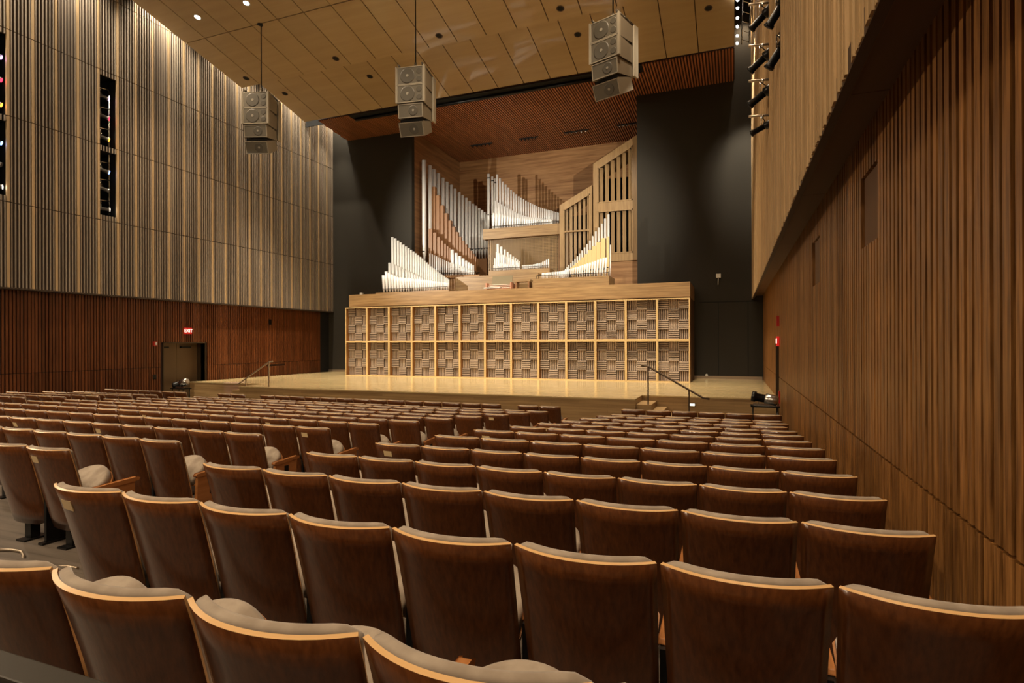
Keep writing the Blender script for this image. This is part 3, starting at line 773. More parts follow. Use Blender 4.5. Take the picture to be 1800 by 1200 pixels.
# --- swell boxes with vertical louvres
def swell(Y, poly, opens, label, depth, mids=()):
    P = [onY(px_, py_, Y) for px_, py_ in poly]
    t = empty('swell_box', (P[0].x, Y, ZP), 0, label, 'organ case', 'louvred organ cases')
    x0, x1 = P[0].x, P[1].x
    ztop = lambda x: P[0].z + (P[1].z - P[0].z) * (x - x0) / (x1 - x0)
    zlo = P[2].z
    O = []
    for (pa, ya, yb, fl) in opens:   # pa=(pxl, pxr), ya: top at left ; yb: bottom ; fl slope top
        xa, xb = onY(pa[0], 400, Y).x, onY(pa[1], 400, Y).x
        zb_ = onY(pa[0], yb, Y).z
        za1 = onY(pa[0], ya, Y).z
        za2 = za1 + ((P[1].z - P[0].z) * (xb - xa) / (x1 - x0) if fl else 0)
        O.append((xa, xb, zb_, za1, za2))
    xa, xb = O[0][0], O[0][1]
    m = MB()
    m.prism([(x0, zlo), (xa, zlo), (xa, ztop(xa)), (x0, ztop(x0))], 'y', Y, Y + .06); m.prism([(xb, zlo), (x1, zlo), (x1, ztop(x1)), (xb, ztop(xb))], 'y', Y, Y + .06)
    zz = zlo
    for o_ in sorted(O, key=lambda q: q[2]):
        m.prism([(xa, zz), (xb, zz), (xb, o_[2]), (xa, o_[2])], 'y', Y, Y + .06); zz = None; last = o_
        zz = o_[3]
    m.prism([(xa, last[3]), (xb, last[4]), (xb, ztop(xb)), (xa, ztop(xa))], 'y', Y, Y + .06)
    m.build('face_frame', M_ORGV, t)
    m = MB()
    m.prism([(x0, ztop(x0) - .06), (x1, ztop(x1) - .06), (x1, ztop(x1)), (x0, ztop(x0))], 'y', Y + .06, Y + depth); m.box(x0, x0 + .06, Y + .06, Y + depth, zlo, ztop(x0) - .06); m.box(x1 - .06, x1, Y + .06, Y + depth, zlo, ztop(x1) - .1)
    m.box(x0, x1, Y + .06, Y + depth, zlo, zlo + .06); m.build('carcass', M_ORGV, t)
    m = MB(); m.box(x0 + .07, x1 - .07, Y + depth - .1, Y + depth - .05, zlo, ztop(x0) - .1); m.build('inner_back', M_VOID, t)
    for (xa, xb, zb_, za1, za2) in O:
        tr = MB(); 
        for (u0, u1) in ((xa, xa + .05), (xb - .05, xb)):
            f0 = za1 + (za2 - za1) * (u0 - xa) / (xb - xa); f1 = za1 + (za2 - za1) * (u1 - xa) / (xb - xa)
            tr.prism([(u0, zb_), (u1, zb_), (u1, f1), (u0, f0)], 'y', Y - .03, Y + .0)
        tr.prism([(xa, zb_), (xb, zb_), (xb, zb_ + .05), (xa, zb_ + .05)], 'y', Y - .03, Y); tr.prism([(xa, za1 - .05), (xb, za2 - .05), (xb, za2), (xa, za1)], 'y', Y - .03, Y)
        tr.build('opening_trim', M_ORGV, t)
        n = 6; w_ = (xb - xa) / n
        for q in range(n):
            cx = xa + w_ * (q + .5); f = za1 + (za2 - za1) * (cx - xa) / (xb - xa)
            m = MB(); an = math.radians(28)
            hw = w_ * .31
            m.obox((cx, Y + .17, (zb_ + f) / 2), (hw * math.cos(an), hw * math.sin(an), 0), (-.015 * math.sin(an), .015 * math.cos(an), 0), (0, 0, (f - zb_) / 2 - .02))
            m.build('louvre', M_ORGV, t)
        for mz in mids:
            z_ = onY(1010, mz, Y).z
            m = MB(); m.box(xa, xb, Y - .02, Y + .05, z_ - .04, z_ + .04); m.build('cross_rail', M_ORGV, t)
    # a few pipes seen between the louvres
    for q in range(7):
        cx = x0 + .2 + (x1 - x0 - .4) * q / 6
        pipe(t, cx, Y + 1.0, zlo + .06, zlo + .06 + (ztop(x0) - zlo) * random.uniform(.35, .8), .05, M_PIPE if q % 3 else M_PIPEB, foot=.3)
    finish(t)
    return x0, x1, zlo
swell(29.8, [(983.5, 361), (1040.5, 325), (983.5, 478)], [((991, 1037), 369, 474, True)], 'lower louvred oak organ case with sloped top, right of the lattice screen', 2.4, (406,))
r = swell(29.5, [(1042.5, 288), (1121, 236), (1043, 461)], [((1051, 1112), 296, 357, True), ((1051, 1112), 372, 447, False)], 'taller louvred oak organ case with sloped top, beside the right black wall', 2.8)
m = MB(); m.box(r[0] - .02, NX1 - .02, 29.62, 32.0, ZP, r[2] - .01); tag(m.build('case_base', M_NICHE), 'brown veneered base under the taller louvred organ case', 'organ case')

# ------------------------------------------------------------------ speakers hanging from the ceiling
def speaker(x, y, ztop, yaw, label, zc):
    t = empty('line_array_speaker', (x, y, ztop), yaw, label, 'speaker', 'hanging speaker clusters')
    W, D = .98, .85
    def tilt(pts, a, oy, oz):
        c, s = math.cos(a), math.sin(a); return [(oy + p[0] * c - p[1] * s, oz + p[0] * s + p[1] * c) for p in pts]
    def cab(z0, h, a, oy, name='cabinet', w_=W):
        y0 = -D / 2 + oy
        prof = tilt([(0, 0), (0, -h), (D, -h + .06), (D, -.06)], a, y0, z0)
        m = MB(); m.prism(prof, 'x', -w_ / 2, w_ / 2); c = m.build(name, M_GREY, t, bevel=.012)
        fr = tilt([(-.012, -.02), (-.012, -h + .02), (.0, -h + .02), (.0, -.02)], a, y0, z0)
        m = MB(); m.prism(fr, 'x', -w_ / 2 + .04, w_ / 2 - .04); g = m.build('grille', M_GRILL, c)
        fr2 = [tilt([(-.02, q0), (-.02, q1), (.0, q1), (.0, q0)], a, y0, z0) for q0, q1 in ((0, -.025), (-h + .025, -h))]
        m = MB(); [m.prism(f_, 'x', -w_ / 2, w_ / 2) for f_ in fr2]
        for xx in (-w_ / 2, w_ / 2 - .03): m.prism(tilt([(-.02, 0), (-.02, -h), (0, -h), (0, 0)], a, y0, z0), 'x', xx, xx + .03)
        m.build('grille_frame', M_GREYL, c)
        def disc(cx, dz, r_, mt, nm, off):
            (cy, cz), = tilt([(-.013 - off, dz)], a, y0, z0); (ny, nz), = tilt([(-1, 0)], a, 0, 0)
            mm = MB(); mm.lathe((cx, cy, cz), (0, ny, nz), [(-.002, r_), (.004, r_), (.006, r_ * .9)], 0, 22); mm.build(nm, mt, c)
        if h > .55:
            disc(-.1, -h / 2, .27, M_CONE, 'woofer', 0); disc(-.1, -h / 2, .05, M_DOT, 'dome', .008)
            disc(.33, -h * .28, .10, M_CONE, 'driver', 0); disc(.33, -h * .72, .10, M_CONE, 'driver', 0)
        else:
            disc(.1, -h / 2, .17, M_CONE, 'woofer', 0); disc(.1, -h / 2, .04, M_DOT, 'dome', .008)
        return c
    cab(0, .62, 0, 0); cab(-.63, .62, 0, 0)
    cab(-1.30, .47, .12, .0, w_=.92); 
    cab(-1.93, .48, .42, .03, w_=.90)
    m = MB(); m.box(-.42, .42, -.3, .3, -1.93, -1.79); m.build('gap_block', M_BLACKM, t)  # black block filling the gap between the lower cabinets
    for sx in (-1, 1):
        m = MB(); m.box(sx * (W / 2 + .025) - .025, sx * (W / 2 + .025) + .025, -D / 2 - .03, -D / 2 + .06, -1.25, .03); m.build('side_rail', M_GREYL, t)
        m = MB(); m.box(sx * (W / 2 + .025) - .025, sx * (W / 2 + .025) + .025, D / 2 + .05, D / 2 + .3, -1.6, .0); m.build('side_rail', M_GREYL, t)
    m = MB(); m.box(-.45, .45, D / 2 + .02, D / 2 + .28, -1.55, -.05); m.build('rear_cabinet', M_GREY, t)
    m = MB()
    for sx in (-1, 1): m.tube((sx * (W / 2 - .05), -D / 2, .09), (sx * (W / 2 - .05), D / 2 + .3, .06), .035, 0, 8)
    m.tube((-W / 2, 0, .06), (W / 2, 0, .06), .03, 0, 8); m.tube((-W / 2, .3, .06), (W / 2, .3, .06), .03, 0, 8)
    for sx in (-1, 1): m.box(sx * .43 - .02, sx * .43 + .02, -.4, -.3, 0, .1); m.box(sx * .43 - .02, sx * .43 + .02, .6, .7, -.06, .08)
    m.tube((0, .1, .06), (0, .1, .38), .045, 0, 8); m.tube((-.06, .1, .22), (.06, .1, .22), .07, 0, 8)
    m.build('rigging_frame', mat('rig_grey', (.16, .14, .11), .4, .6), t)
    m = MB(); m.tube((0, .1, .35), (0, .1, zc - ztop), .022, 0, 8); m.lathe((0, .1, zc - ztop), (0, 0, -1), [(0, .16), (.03, .16), (.06, .05)], 0, 14); m.build('suspension_cable', M_BLACKM, t)
spk = [(-17.75, 9.93, math.radians(19), 12.88, 'left grey hanging speaker cluster, before the slatted left wall'), (-10.62, 9.68, math.radians(9), 12.88, 'centre grey hanging speaker cluster, above the organ niche'),
       (-3.55, 9.95, math.radians(-20), 12.88, 'right grey hanging speaker cluster, nearest the right wall')]
for x, z, yw, zc, lab in spk: speaker(x, 17.9, z, yw, lab, zc)

# ------------------------------------------------------------------ stage lights in the wall slots
def fixture(name, loc, aim, gel, label, group, length=.62, pipe_x=None, scale=1.0, body=M_BLACKM, barrel=M_BLACKM):
    t = empty(name, loc, 0, label, 'stage light', group)
    d = Vector(aim).normalized()
    m = MB(); m.lathe(-d * .05 * scale, d, [(-.30 * scale, .06), (-.27 * scale, .11 * scale), (-.02 * scale, .12 * scale), (0, .085 * scale)], 0, 14); m.build('lamp_housing', body, t)
    m = MB(); m.lathe(-d * .05 * scale, d, [(0, .082 * scale), (length * .55 * scale, .082 * scale), (length * .56 * scale, .10 * scale), (length * .66 * scale, .105 * scale)], 0, 14); m.build('lens_barrel', barrel, t)
    m = MB(); m.lathe(-d * .05 * scale + d * (length * .66 * scale), d, [(0, .09 * scale), (.006, .09 * scale)], 0, 14); m.build('lens', GELS[gel], t)
    side = d.cross(Vector((0, 0, 1))).normalized()
    m = MB()
    for s in (-1, 1): m.tube(side * s * .15 * scale, side * s * .15 * scale + Vector((0, 0, .26 * scale)), .012, 0, 6)
    m.tube(side * -.15 * scale + Vector((0, 0, .26 * scale)), side * .15 * scale + Vector((0, 0, .26 * scale)), .012, 0, 6); m.tube(Vector((0, 0, .26 * scale)), Vector((0, 0, .36 * scale)), .02, 0, 6)
    m.build('yoke', M_CHROME, t)
    return t
aimL = (.66, .68, -.33)
for si, s in enumerate([SL[4], SL[5]]):
    for q, (z, g) in enumerate([(9.55, 'violet'), (8.80, 'red'), (7.98, 'orange'), (6.72, 'blue'), (6.0, 'dark'), (5.2, 'white')]):
        a_ = Vector(aimL) if q != 5 else Vector((.6, .8, -.02))
        where = 'left-edge wall slot' if si == 0 else 'tall wall slot left of the speakers'
        nm = {'violet': 'violet lens', 'red': 'red lens', 'orange': 'orange lens', 'blue': 'blue lens', 'dark': 'unlit lens', 'white': 'white lens'}[g]
        fixture('slot_spotlight', (XL - .30, s + (.40 if si == 0 else .27), z), a_, g, 'stage spotlight with %s in the %s' % (nm, where), 'spotlights in the left wall slots', barrel=M_FIXT, body=M_FIXT, scale=.8)
    m = MB()
    for z in (9.9, 9.15, 8.35, 7.05, 6.37, 5.56): m.tube((XL - .5, s + .05, z), (XL - .3, s + PIT - .08, z + .0), .02, 0, 8)
    m.tube((XL - .33, s + PIT - .12, 4.95), (XL - .33, s + PIT - .12, 10.3), .025, 0, 8)
    tag(m.build('pipe_ladder', M_CHROME), ['steel pipe ladder holding spotlights in the left-edge wall slot', 'steel pipe ladder holding spotlights in the slot left of the speakers'][si], 'pipe frame', 'pipe ladders in the wall slots')
for q, (z, yy, sc, aim) in enumerate([(7.75, SL[5] + .3, .95, (-.75, .45, -.52)), (6.74, SL[5] + .3, 1.0, (-.80, .42, -.50)), (5.90, SL[5] + .3, 1.0, (-.82, .40, -.45)), (5.12, SL[5] + .3, .8, (-.9, .3, -.32))]):
    lab = ['uppermost', 'second', 'third', 'lowest'][q]
    fixture('slot_spotlight', (XR - .14, yy, z), aim, 'dark', '%s black spotlight jutting from the slot in the right wall%s' % (lab, ', counted from top' if q in (1, 2) else ''), 'spotlights in the right wall slots', scale=sc)
    m = MB(); zz = z + .36 * sc; m.tube((XR - .45, yy - .02, zz), (XR + .3, yy + .1, zz), .03, 0, 8)
    tag(m.build('mounting_pipe', M_RAILL), 'short steel pipe carrying the %s spotlight at the right wall' % lab, 'pipe', 'mounting pipes at the right wall')
for q, (z, lab) in enumerate([(5.95, 'upper'), (5.2, 'lower')]):
    fixture('slot_spotlight', (XR - .02, SL[4] + .3, z), (-.6, .3, -.8), 'dark', '%s black spotlight in the nearer right wall slot' % lab, 'spotlights in the right wall slots', scale=.9)

# lamps and truss in the gap at the right end of the ceiling
t = empty('gap_lamp_truss', (.35, 24.0, 13.0), 0, 'truss with bright round lamps in the dark gap right of the ceiling', 'lighting truss')
m = MB()
for (dx, dz) in ((0, 0), (.3, 0), (0, .3), (.3, .3)): m.tube((dx, -3.5, dz), (dx, 3.0, dz), .02, 0, 6)
for k in range(9):
    y = -3.4 + .75 * k; m.tube((0, y, 0), (0, y + .7, .3), .012, 0, 6); m.tube((0, y, 0), (.3, y + .3, 0), .012, 0, 6); m.tube((.3, y, 0), (.3, y, .3), .012, 0, 6)
m.build('truss', M_CHROME, t)
for k, (y, z) in enumerate([(26.03, 12.6), (25.40, 12.6), (24.66, 12.6), (24.0, 12.6), (23.3, 12.6), (22.74, 12.6)]):
    mm = MB(); mm.lathe((.165 - .35, y - 24.0, z - 13.0), (0, 0, 1), [(-.05, .02), (-.035, .04), (0, .05), (.035, .04), (.05, .02)], 0, 12); mm.build('lamp', M_BULB, t)
for k in range(2): lamp('SPOT', 'gap_lamp', (.42, 22.5 + 3 * k, 12.3), (.65, 28.5, 7.5), 1500, SOFT, .06, 36, .9)
lamp('SPOT', 'gap_lamp', (-21.6, 26.2, 13.5), (-21.95, 28.5, 8), 900, SOFT, .06, 40, .9)
lamp('SPOT', 'violet_floor_beam', (-21.5, 15.35, 9.2), (-20.3, 19.0, -1.7), 3500, (.6, .42, 1), .02, 6.0, .6)

# spotlights on low stands beside the stage
def floor_spot(x, y, zf, aim, label, group):
    t = empty('floor_spotlight', (x, y, zf), 0, label, 'stage light', group)
    d = Vector(aim).normalized()
    m = MB(); m.box(-.36, .36, -.2, .2, .52, .56); m.build('stand_top', M_BLACKM, t)
    for sx in (-1, 1):
        for sy_ in (-1, 1):
            m = MB(); m.tube((sx * .3, sy_ * .15, 0), (sx * .3, sy_ * .15, .52), .015, 0, 6); m.build('leg', M_BLACKM, t)
    c = Vector((0, 0, .74))
    m = MB(); m.lathe(c, d, [(-.34, .10), (-.30, .15), (-.02, .15), (0, .12)], 0, 16); m.build('lamp_housing', M_CHROME, t)
    m = MB(); m.lathe(c, d, [(0, .11), (.22, .11), (.23, .14), (.33, .14)], 0, 16); m.build('lens_barrel', M_BLACKM, t)
    m = MB(); m.box(-.17, -.15, -.02, .02, .56, .8); m.box(.15, .17, -.02, .02, .56, .8); m.box(-.3, .3, -.12, -.08, .56, .62); m.build('yoke', M_CHROME, t)
floor_spot(.78, 17.0, -2.57 + .29, (-.9, .15, .16), 'black and steel spotlight on a low stand by the right exit', 'spotlights on low stands')
floor_spot(-21.2, 17.1, -2.57 + .2, (-.8, -.1, -.25), 'black and steel spotlight on a low stand by the left exit door', 'spotlights on low stands')
for x, z in ((.78, .29), (-21.2, .2)):
    m = MB(); m.box(x - .42, x + .42, 16.75, 17.35, -2.58, -2.57 + z); tag(m.build('low_plinth', M_BLACKM), 'black plinth under the spotlight by the %s exit' % ('right' if x > 0 else 'left'), 'plinth', 'plinths under the floor spotlights')

# exit signs and alarms
def exit_sign(loc, rz, label):
    t = empty('exit_sign', loc, rz, label, 'exit sign', 'exit signs')
    m = MB(); m.box(-.19, .19, -.03, .03, -.14, .14); m.build('sign_box', M_SIGN, t, bevel=.01)
    cu = bpy.data.curves.new('letters', 'FONT'); cu.body = 'EXIT'; cu.size = .2; cu.align_x = 'CENTER'; cu.align_y = 'CENTER'; cu.extrude = .002; cu.offset = .004
    tmp = bpy.data.objects.new('letters', cu); COL.objects.link(tmp); bpy.context.view_layer.update()
    me = bpy.data.meshes.new_from_object(tmp); bpy.data.objects.remove(tmp)
    me.materials.clear(); me.materials.append(M_LETTER)
    o = bpy.data.objects.new('letters', me); COL.objects.link(o); o.parent = t; o.location = (0, -.034, 0); o.rotation_euler = (PI / 2, 0, 0)
exit_sign((XLL + .10, 18.66, .57), PI / 2, 'glowing red EXIT sign above the left door')
exit_sign((XRL - .07, 18.25, .02), -PI / 2, 'red EXIT sign beside the right doorway')
m = MB(); p = onX(272, 604, XLL + .06); m.box(XLL + .03, XLL + .10, p.y - .07, p.y + .07, p.z - .1, p.z + .1); o = m.build('fire_alarm', M_RED_P)
tag(o, 'small red fire alarm strobe on the left slatted wall', 'fire alarm', 'fire alarms'); m = MB(); m.box(XLL + .10, XLL + .12, p.y + .0, p.y + .06, p.z - .05, p.z + .07); m.build('strobe_lens', M_WHITE, o)
m = MB(); m.box(XRL - .10, XRL - .03, 18.15, 18.3, .45, .75); tag(m.build('fire_alarm', M_RED_P), 'small red fire alarm strobe above the right EXIT sign', 'fire alarm', 'fire alarms')
m = MB(); m.box(XRL - .07, XRL - .03, 17.95, 18.08, -1.75, -1.4); tag(m.build('fire_pull_station', M_RED_P), 'red pull station beside the right doorway', 'fire alarm')
m = MB(); p = onX(272, 662, XLL + .05); m.box(XLL + .03, XLL + .05, p.y - .08, p.y + .08, p.z - .1, p.z + .1); tag(m.build('wall_socket', M_BLACKM), 'black wall socket left of the left door', 'socket')
m = MB(); p = onX(475, 566, XLL + .05); m.box(XLL + .03, XLL + .06, p.y - .08, p.y + .08, p.z - .14, p.z + .14); tag(m.build('wall_box', M_BLACKM), 'small dark box high on the left slatted wall near the stage', 'wall box')
p = onY(1263, 485, YB - .1); m = MB(); m.box(p.x - .10, p.x + .10, YB - .28, YB - .1, p.z - .09, p.z + .09); m.tube((p.x - .02, YB - .05, p.z - .4), (p.x, YB - .2, p.z), .02)
tag(m.build('wall_camera', M_WHITE), 'small white camera on the right black wall above platform height', 'camera', 'white cameras')
p = onY(636, 509, 26.3); m = MB(); m.box(p.x - .07, p.x + .07, 26.2, 26.34, ZP + .06, ZP + .2); m.tube((p.x, 26.27, ZP), (p.x, 26.27, ZP + .06), .02)
tag(m.build('platform_camera', M_WHITE), 'small white camera standing at the left end of the organ platform', 'camera', 'white cameras')
m = MB(); p = onY(1242, 659, YB - .03); m.tube((p.x, YB - .05, p.z), (p.x, YB, p.z), .06, 0, 14); tag(m.build('door_stop', M_WHITE), 'small white round disc low on the right black wall', 'door stop')

# ------------------------------------------------------------------ theatre seats
W0 = .56
def shell_pt(u, s):      # u -1..1 across, s 0..1 downwards; chair faces +y
    s = max(s, 0.0)
    hw = (W0 / 2 - .010) * (1 - .05 * s)
    z = BH - .004 - s * .735
    y = .19 * s ** .9 - .086 * (1 - abs(u) ** 2.2) * (1 - .35 * s) 
    k = max(0, s - .9) / .1
    if abs(u) > .8: z += k * (abs(u) - .8) * .25
    return Vector((u * hw, y, z))
def slab(fn, nu, ns, t0, t1, mi_rim=0, mi=0, s1=1.0, umax=1.0, bevel=0, zoff=0.0, taper=0.0):
    m = MB(); idx = {}
    P = []
    for side in (0, 1):
        for j in range(ns + 1):
            for i in range(nu + 1):
                u = -umax + 2 * umax * i / nu; s = s1 * j / ns
                p = fn(u, s); e = 1e-3
                du = fn(u + e, s) - fn(u - e, s); ds = fn(u, s + .02) - fn(u, s)
                nrm = ds.cross(du).normalized()
                if nrm.y < 0: nrm = -nrm
                th = t0 if side == 0 else t1
                if side == 1 and taper: th = t0 + (t1 - t0) * (1 - taper * abs(u) ** 6)
                q = p + nrm * th; q.z += zoff if j < ns else 0
                P.append(q)
    n1 = (nu + 1) * (ns + 1)
    I = lambda sd, i, j: sd * n1 + j * (nu + 1) + i
    o = len(m.v); m.v += [tuple(p) for p in P]
    def F(f, mi_, sm): m.f.append(f); m.m.append(mi_); m.sm.append(sm)
    for j in range(ns):
        for i in range(nu):
            F((I(0, i, j), I(0, i, j + 1), I(0, i + 1, j + 1), I(0, i + 1, j)), mi, True)
            F((I(1, i, j), I(1, i + 1, j), I(1, i + 1, j + 1), I(1, i, j + 1)), mi, True)
    for i in range(nu):
        F((I(0, i, 0), I(0, i + 1, 0), I(1, i + 1, 0), I(1, i, 0)), mi_rim, bool(bevel)); F((I(0, i, ns), I(1, i, ns), I(1, i + 1, ns), I(0, i + 1, ns)), mi_rim, bool(bevel))
    for j in range(ns):
        F((I(0, 0, j), I(1, 0, j), I(1, 0, j + 1), I(0, 0, j + 1)), mi_rim, bool(bevel)); F((I(0, nu, j), I(0, nu, j + 1), I(1, nu, j + 1), I(1, nu, j)), mi_rim, bool(bevel))
    return m
def make_seat(end_r=False, end_l=False, first_l=False, plate=False):
    t = empty('theatre_seat', (0, 0, 0), 0, 'x', 'seat', 'theatre seats')
    ch = []
    m = slab(shell_pt, 14, 8, -.007, .007, 1, 0)
    sh = m.build('back_shell', [M_CHAIR, M_EDGE], t); ch.append(sh)
    def cush_pt(u, s):
        p = shell_pt(u, s); e_ = max(0.0, (abs(u) - .82) / .165)
        p.z -= .032 * e_ ** 2.2 * max(0.0, 1 - s * 5); return p
    m = slab(cush_pt, 22, 8, .0075, .040, 0, 0, .74, .985, .01, .004)
    cu = m.build('back_cushion', M_VEL, t, bevel=.011); ch.append(cu)
    if plate:
        m = MB()
        a, b, c, d = shell_pt(-.50, .085), shell_pt(-.10, .085), shell_pt(-.10, .165), shell_pt(-.50, .165)
        off = Vector((0, -.011, -.002)); 
        m.add([a + off, b + off, c + off, d + off, a + off * .3, b + off * .3, c + off * .3, d + off * .3], [(0, 3, 2, 1), (4, 5, 6, 7), (0, 1, 5, 4), (1, 2, 6, 5), (2, 3, 7, 6), (3, 0, 4, 7)])
        pl = m.build('name_plate', M_BRASS, sh); CH[sh.name] = [pl]
    # seat pad, tipped up
    def pad(z0, z1, rx, name, mt, bev):
        m = MB(); n = 16; out = [(-rx, 0), (-rx * 1.02, .10)]
        for k in range(n + 1):
            a = -1 + 2 * k / n
            out.append((rx * 1.03 * a, .205 + .135 * (1 - a * a) ** .8))
        out += [(rx * 1.02, .10), (rx, 0)]
        vs = [(x, y, z0) for x, y in out] + [(x, y, z1) for x, y in out]; k = len(out)
        m.add(vs, [tuple(range(k)), tuple(range(2 * k - 1, k - 1, -1))]); m.add(vs, [(i, (i + 1) % k, k + (i + 1) % k, k + i) for i in range(k)], 0, True)
        # merge duplicate rims
        R = Matrix.Translation((0, .20, .415)) @ Matrix.Rotation(math.radians(39), 4, 'X')
        m.v = [tuple(R @ Vector(p)) for p in m.v]
        me_o = m.build(name, mt, t)
        bm = bmesh.new(); bm.from_mesh(me_o.data); bmesh.ops.remove_doubles(bm, verts=bm.verts, dist=1e-5)
        bmesh.ops.recalc_face_normals(bm, faces=bm.faces)
        if bev:
            es = [e for e in bm.edges if len(e.link_faces) == 2 and e.calc_face_angle(0) > 1.0 and abs((R.inverted() @ e.verts[0].co).z - z1) < 1e-4 and abs((R.inverted() @ e.verts[1].co).z - z1) < 1e-4]
            bmesh.ops.bevel(bm, geom=es, offset=.022, segments=3, profile=.6, affect='EDGES')
            for f in bm.faces: f.smooth = True
        bm.to_mesh(me_o.data); bm.free()
        return me_o
    ch.append(pad(0, .06, .226, 'seat_cushion', M_VEL, True))
    ch.append(pad(-.016, -.001, .234, 'seat_shell', M_ARM, False))
    def arm(sx, endp):
        m = MB(); x = sx * W0 / 2
        m.prism([(.17, .515), (.18, .535), (.56, .552), (.58, .542), (.57, .526), (.18, .508)], 'x', x - .024, x + .024)
        ch.append(m.build('armrest', M_ARM, t, bevel=.005))
        if endp:
            m = MB(); m.prism([(.16, .03), (.52, .03), (.54, .525), (.19, .508)], 'x', x - .018, x + .018); e = m.build('end_panel', M_ARM, t); ch.append(e)
            m = MB(); m.box(x - .020, x + .020, .33, .40, .30, .47); CH[e.name] = [m.build('aisle_inset', M_BLACKM, e)]
        else:
            m = MB(); m.box(x - .014, x + .014, .14, .34, .02, .512); m.box(x - .03, x + .03, .10, .36, 0, .02); ch.append(m.build('standard', M_BLACKM, t))
    arm(1, end_r)
    if end_l or first_l: arm(-1, end_l)
    m = MB(); m.box(-.04, .04, .16, .24, 0, .22); m.box(-.06, .06, .10, .30, 0, .015); m.box(-.03, .03, .16, .26, .2, .40); ch.append(m.build('pedestal', M_BLACKM, t))
    return kids(t, ch)
PROTO = {}
def seat_kind(key):
    if key not in PROTO: PROTO[key] = [make_seat(*key), False]
    p = PROTO[key]
    if not p[1]: p[1] = True; return p[0]
    return copy_tree(p[0])
SEATS = []        # (block, row, idx from right, x centre, width, endR, endL, firstL)
Rr = {14: (-3.63, .87, 8), 13: (-3.63, .87, 8), 12: (-3.65, .86, 8), 11: (-3.60, .89, 8), 10: (-3.57, .91, 8), 9: (-3.43, .92, 7), 8: (-3.38, .955, 7), 7: (-3.24, .945, 7), 6: (-3.13, .95, 7),
      5: (-3.01, .96, 7), 4: (-2.92, .90, 6), 3: (-2.81, 1.0, 6), 2: (-2.69, .96, 6), 1: (-2.64, 1.02, 6)}
for k, (a, b, n) in Rr.items():
    w_ = (b - a) / n
    for i in range(n):
        SEATS.append(('right', k, i + 1, b - w_ * (i + .5), w_, False, i == n - 1, False))
RE = {12: -5.14, 11: -5.16, 10: -5.11, 9: -4.98, 8: -4.91, 7: -4.83, 6: -4.73, 5: -4.60, 4: -4.44, 3: -4.34, 2: -4.2, 1: -4.2}
CWD = {12: .57, 11: .578, 10: .592, 9: .585, 8: .566, 7: .605, 6: .597}
lp = {7: (34, 705), 6: (111, 703), 5: (181, 700), 4: (239.5, 698), 3: (294, 696.7), 2: (339, 695), 1: (387.5, 690)}
for k, b in RE.items():
    w_ = CWD.get(k, .598)
    if k in lp: v = ray(*lp[k]); a = ROW[k][0] * v.x / v.y
    else: a = -15.0
    n = int(round((b - a) / w_))
    if k in lp and k not in CWD: w_ = (b - a) / n
    if k == 1:
        runs = [(-4.2, 2, .605), (-5.88, 14, .603), (-14.95, 2, .60)]
        c = 0
        for x1, nn, ww in runs:
            for i in range(nn):
                c += 1; SEATS.append(('centre', 1, c, x1 - ww * (i + .5), ww, i == 0, i == nn - 1, False))
    else:
        for i in range(n): SEATS.append(('centre', k, i + 1, b - w_ * (i + .5), w_, i == 0, i == n - 1, False))
lr = {1: 327.5, 2: 276.7, 3: 231, 4: 174, 5: 115, 6: 43.7}
for k, pxx in lr.items():
    v = ray(pxx, 692); b = ROW[k][0] * v.x / v.y
    n = int(round((b + 21.7) / .6)); w_ = (b + 21.75) / n
    for i in range(n): SEATS.append(('left', k, i + 1, b - w_ * (i + .5), w_, i == 0, False, i == n - 1))
PLT = [(122, 884), (77, 807), (34, 746), (183, 757), (257, 731), (480, 746), (549, 765), (700, 795), (776, 742), (867, 768), (925, 758), (872, 733), (972, 751)]
vis = []
for s in SEATS:
    Y, zt_ = ROW[s[1]]
    p = proj((s[3], Y, zt_)); wpx = FPX * s[4] / max(.2, Y * CY - s[3] * SY)
    q = proj((s[3] + s[4] / 2, Y, zt_))
    if q[0] < -6 or p[0] - wpx / 2 > 1806: continue
    if p[1] > 1300: continue
    pp = proj((s[3] - .22 * s[4], Y, zt_ - .09))
    vis.append([wpx, s, pp, False])
for (a, b) in PLT:
    best = min(vis, key=lambda e: (e[2][0] - a) ** 2 + 1.5 * (e[2][1] - b) ** 2); best[3] = True
vis.sort(key=lambda e: -e[0])
BLK = {'right': 'right block', 'centre': 'centre block', 'left': 'left block'}
FROM = {'right': 'from the right wall', 'centre': 'from its right aisle', 'left': 'from its right aisle'}
far = vis[300:]; near = vis[:300]
near.sort(key=lambda e: (e[1][0], e[1][1], e[1][2]))
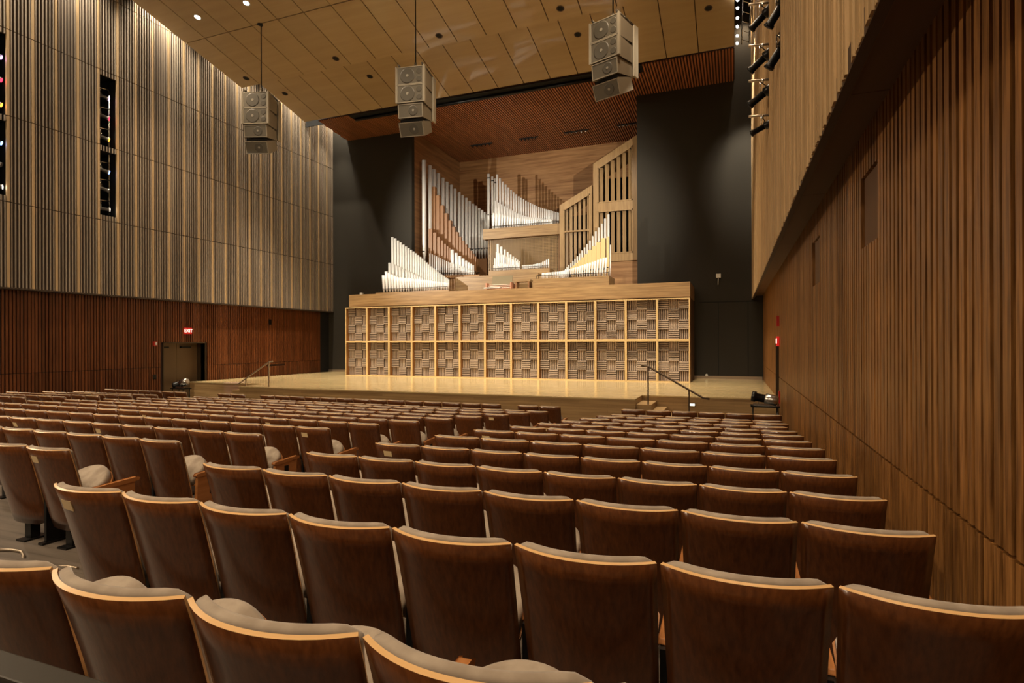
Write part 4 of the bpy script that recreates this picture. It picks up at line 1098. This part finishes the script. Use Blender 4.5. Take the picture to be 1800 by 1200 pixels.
for wpx, s, pp, plate in near:
    o = seat_kind((s[5], s[6], s[7], plate))
    o.location = (s[3], ROW[s[1]][0], FZ[s[1]]); o.scale = (s[4] / W0, 1, 1)
    if plate: o['label'] = 'wooden seat with brass plate, %s row from stage, %s %s, %s' % (ORD[s[1]], ORD[s[2]], FROM[s[0]], BLK[s[0]])
    else: o['label'] = 'wooden seat, %s row from the stage, %s %s, %s' % (ORD[s[1]], ORD[s[2]], FROM[s[0]], BLK[s[0]])
if far:
    proto = seat_kind((False, False, False, False))
    # merge the farthest small ones into one object
    parts = CH[proto.name]
    V = []; Fc = []; Mi = []; Sm = []; mats_ = []
    for wpx, s, pp, plate in far:
        for pt in parts:
            o_ = len(V); me = pt.data; idx = []
            for mm in me.materials:
                if mm not in mats_: mats_.append(mm)
                idx.append(mats_.index(mm))
            V += [(v.co.x * s[4] / W0 + s[3], v.co.y + ROW[s[1]][0], v.co.z + FZ[s[1]]) for v in me.vertices]
            for p in me.polygons: Fc.append(tuple(i + o_ for i in p.vertices)); Mi.append(idx[p.material_index]); Sm.append(p.use_smooth)
    for pt in parts: bpy.data.objects.remove(pt)
    bpy.data.objects.remove(proto)
    m = MB(); m.v, m.f, m.m, m.sm = V, Fc, Mi, Sm
    o = m.build('distant_theatre_seats', mats_); o['kind'] = 'stuff'
    tag(o, 'small wooden seats in the two front rows of the left block', 'seats', 'theatre seats')

# cable on the aisle floor, near rail
m = MB(); zf = FZ[12] + .012
m.path([(-5.9 + .12 * i, 3.0 + .07 * math.sin(i * .9) - .01 * i, zf) for i in range(10)], .012, 0, 6)
tag(m.build('floor_cable', M_RAILL), 'grey cable lying on the aisle floor under the left seats', 'cable')
t = empty('guard_rail', (-.9, .56, FZ[14]), 0, 'dark guard rail cap at the bottom left corner of the view', 'railing')
h = -.512 - FZ[14]
m = MB(); m.box(-1.5, .12, -.02, .03, h - .012, h); m.build('cap_rail', mat('rail_cap', (.035, .03, .023), .5, .2), t, bevel=.003)
m = MB(); m.box(-1.5, .12, .0, .015, h - .35, h - .012); m.build('infill_panel', M_VOID, t)
for x in (-1.4, 0): m = MB(); m.box(x - .015, x + .015, -.01, .02, .0, h - .012); m.build('post', M_BLACKM, t)
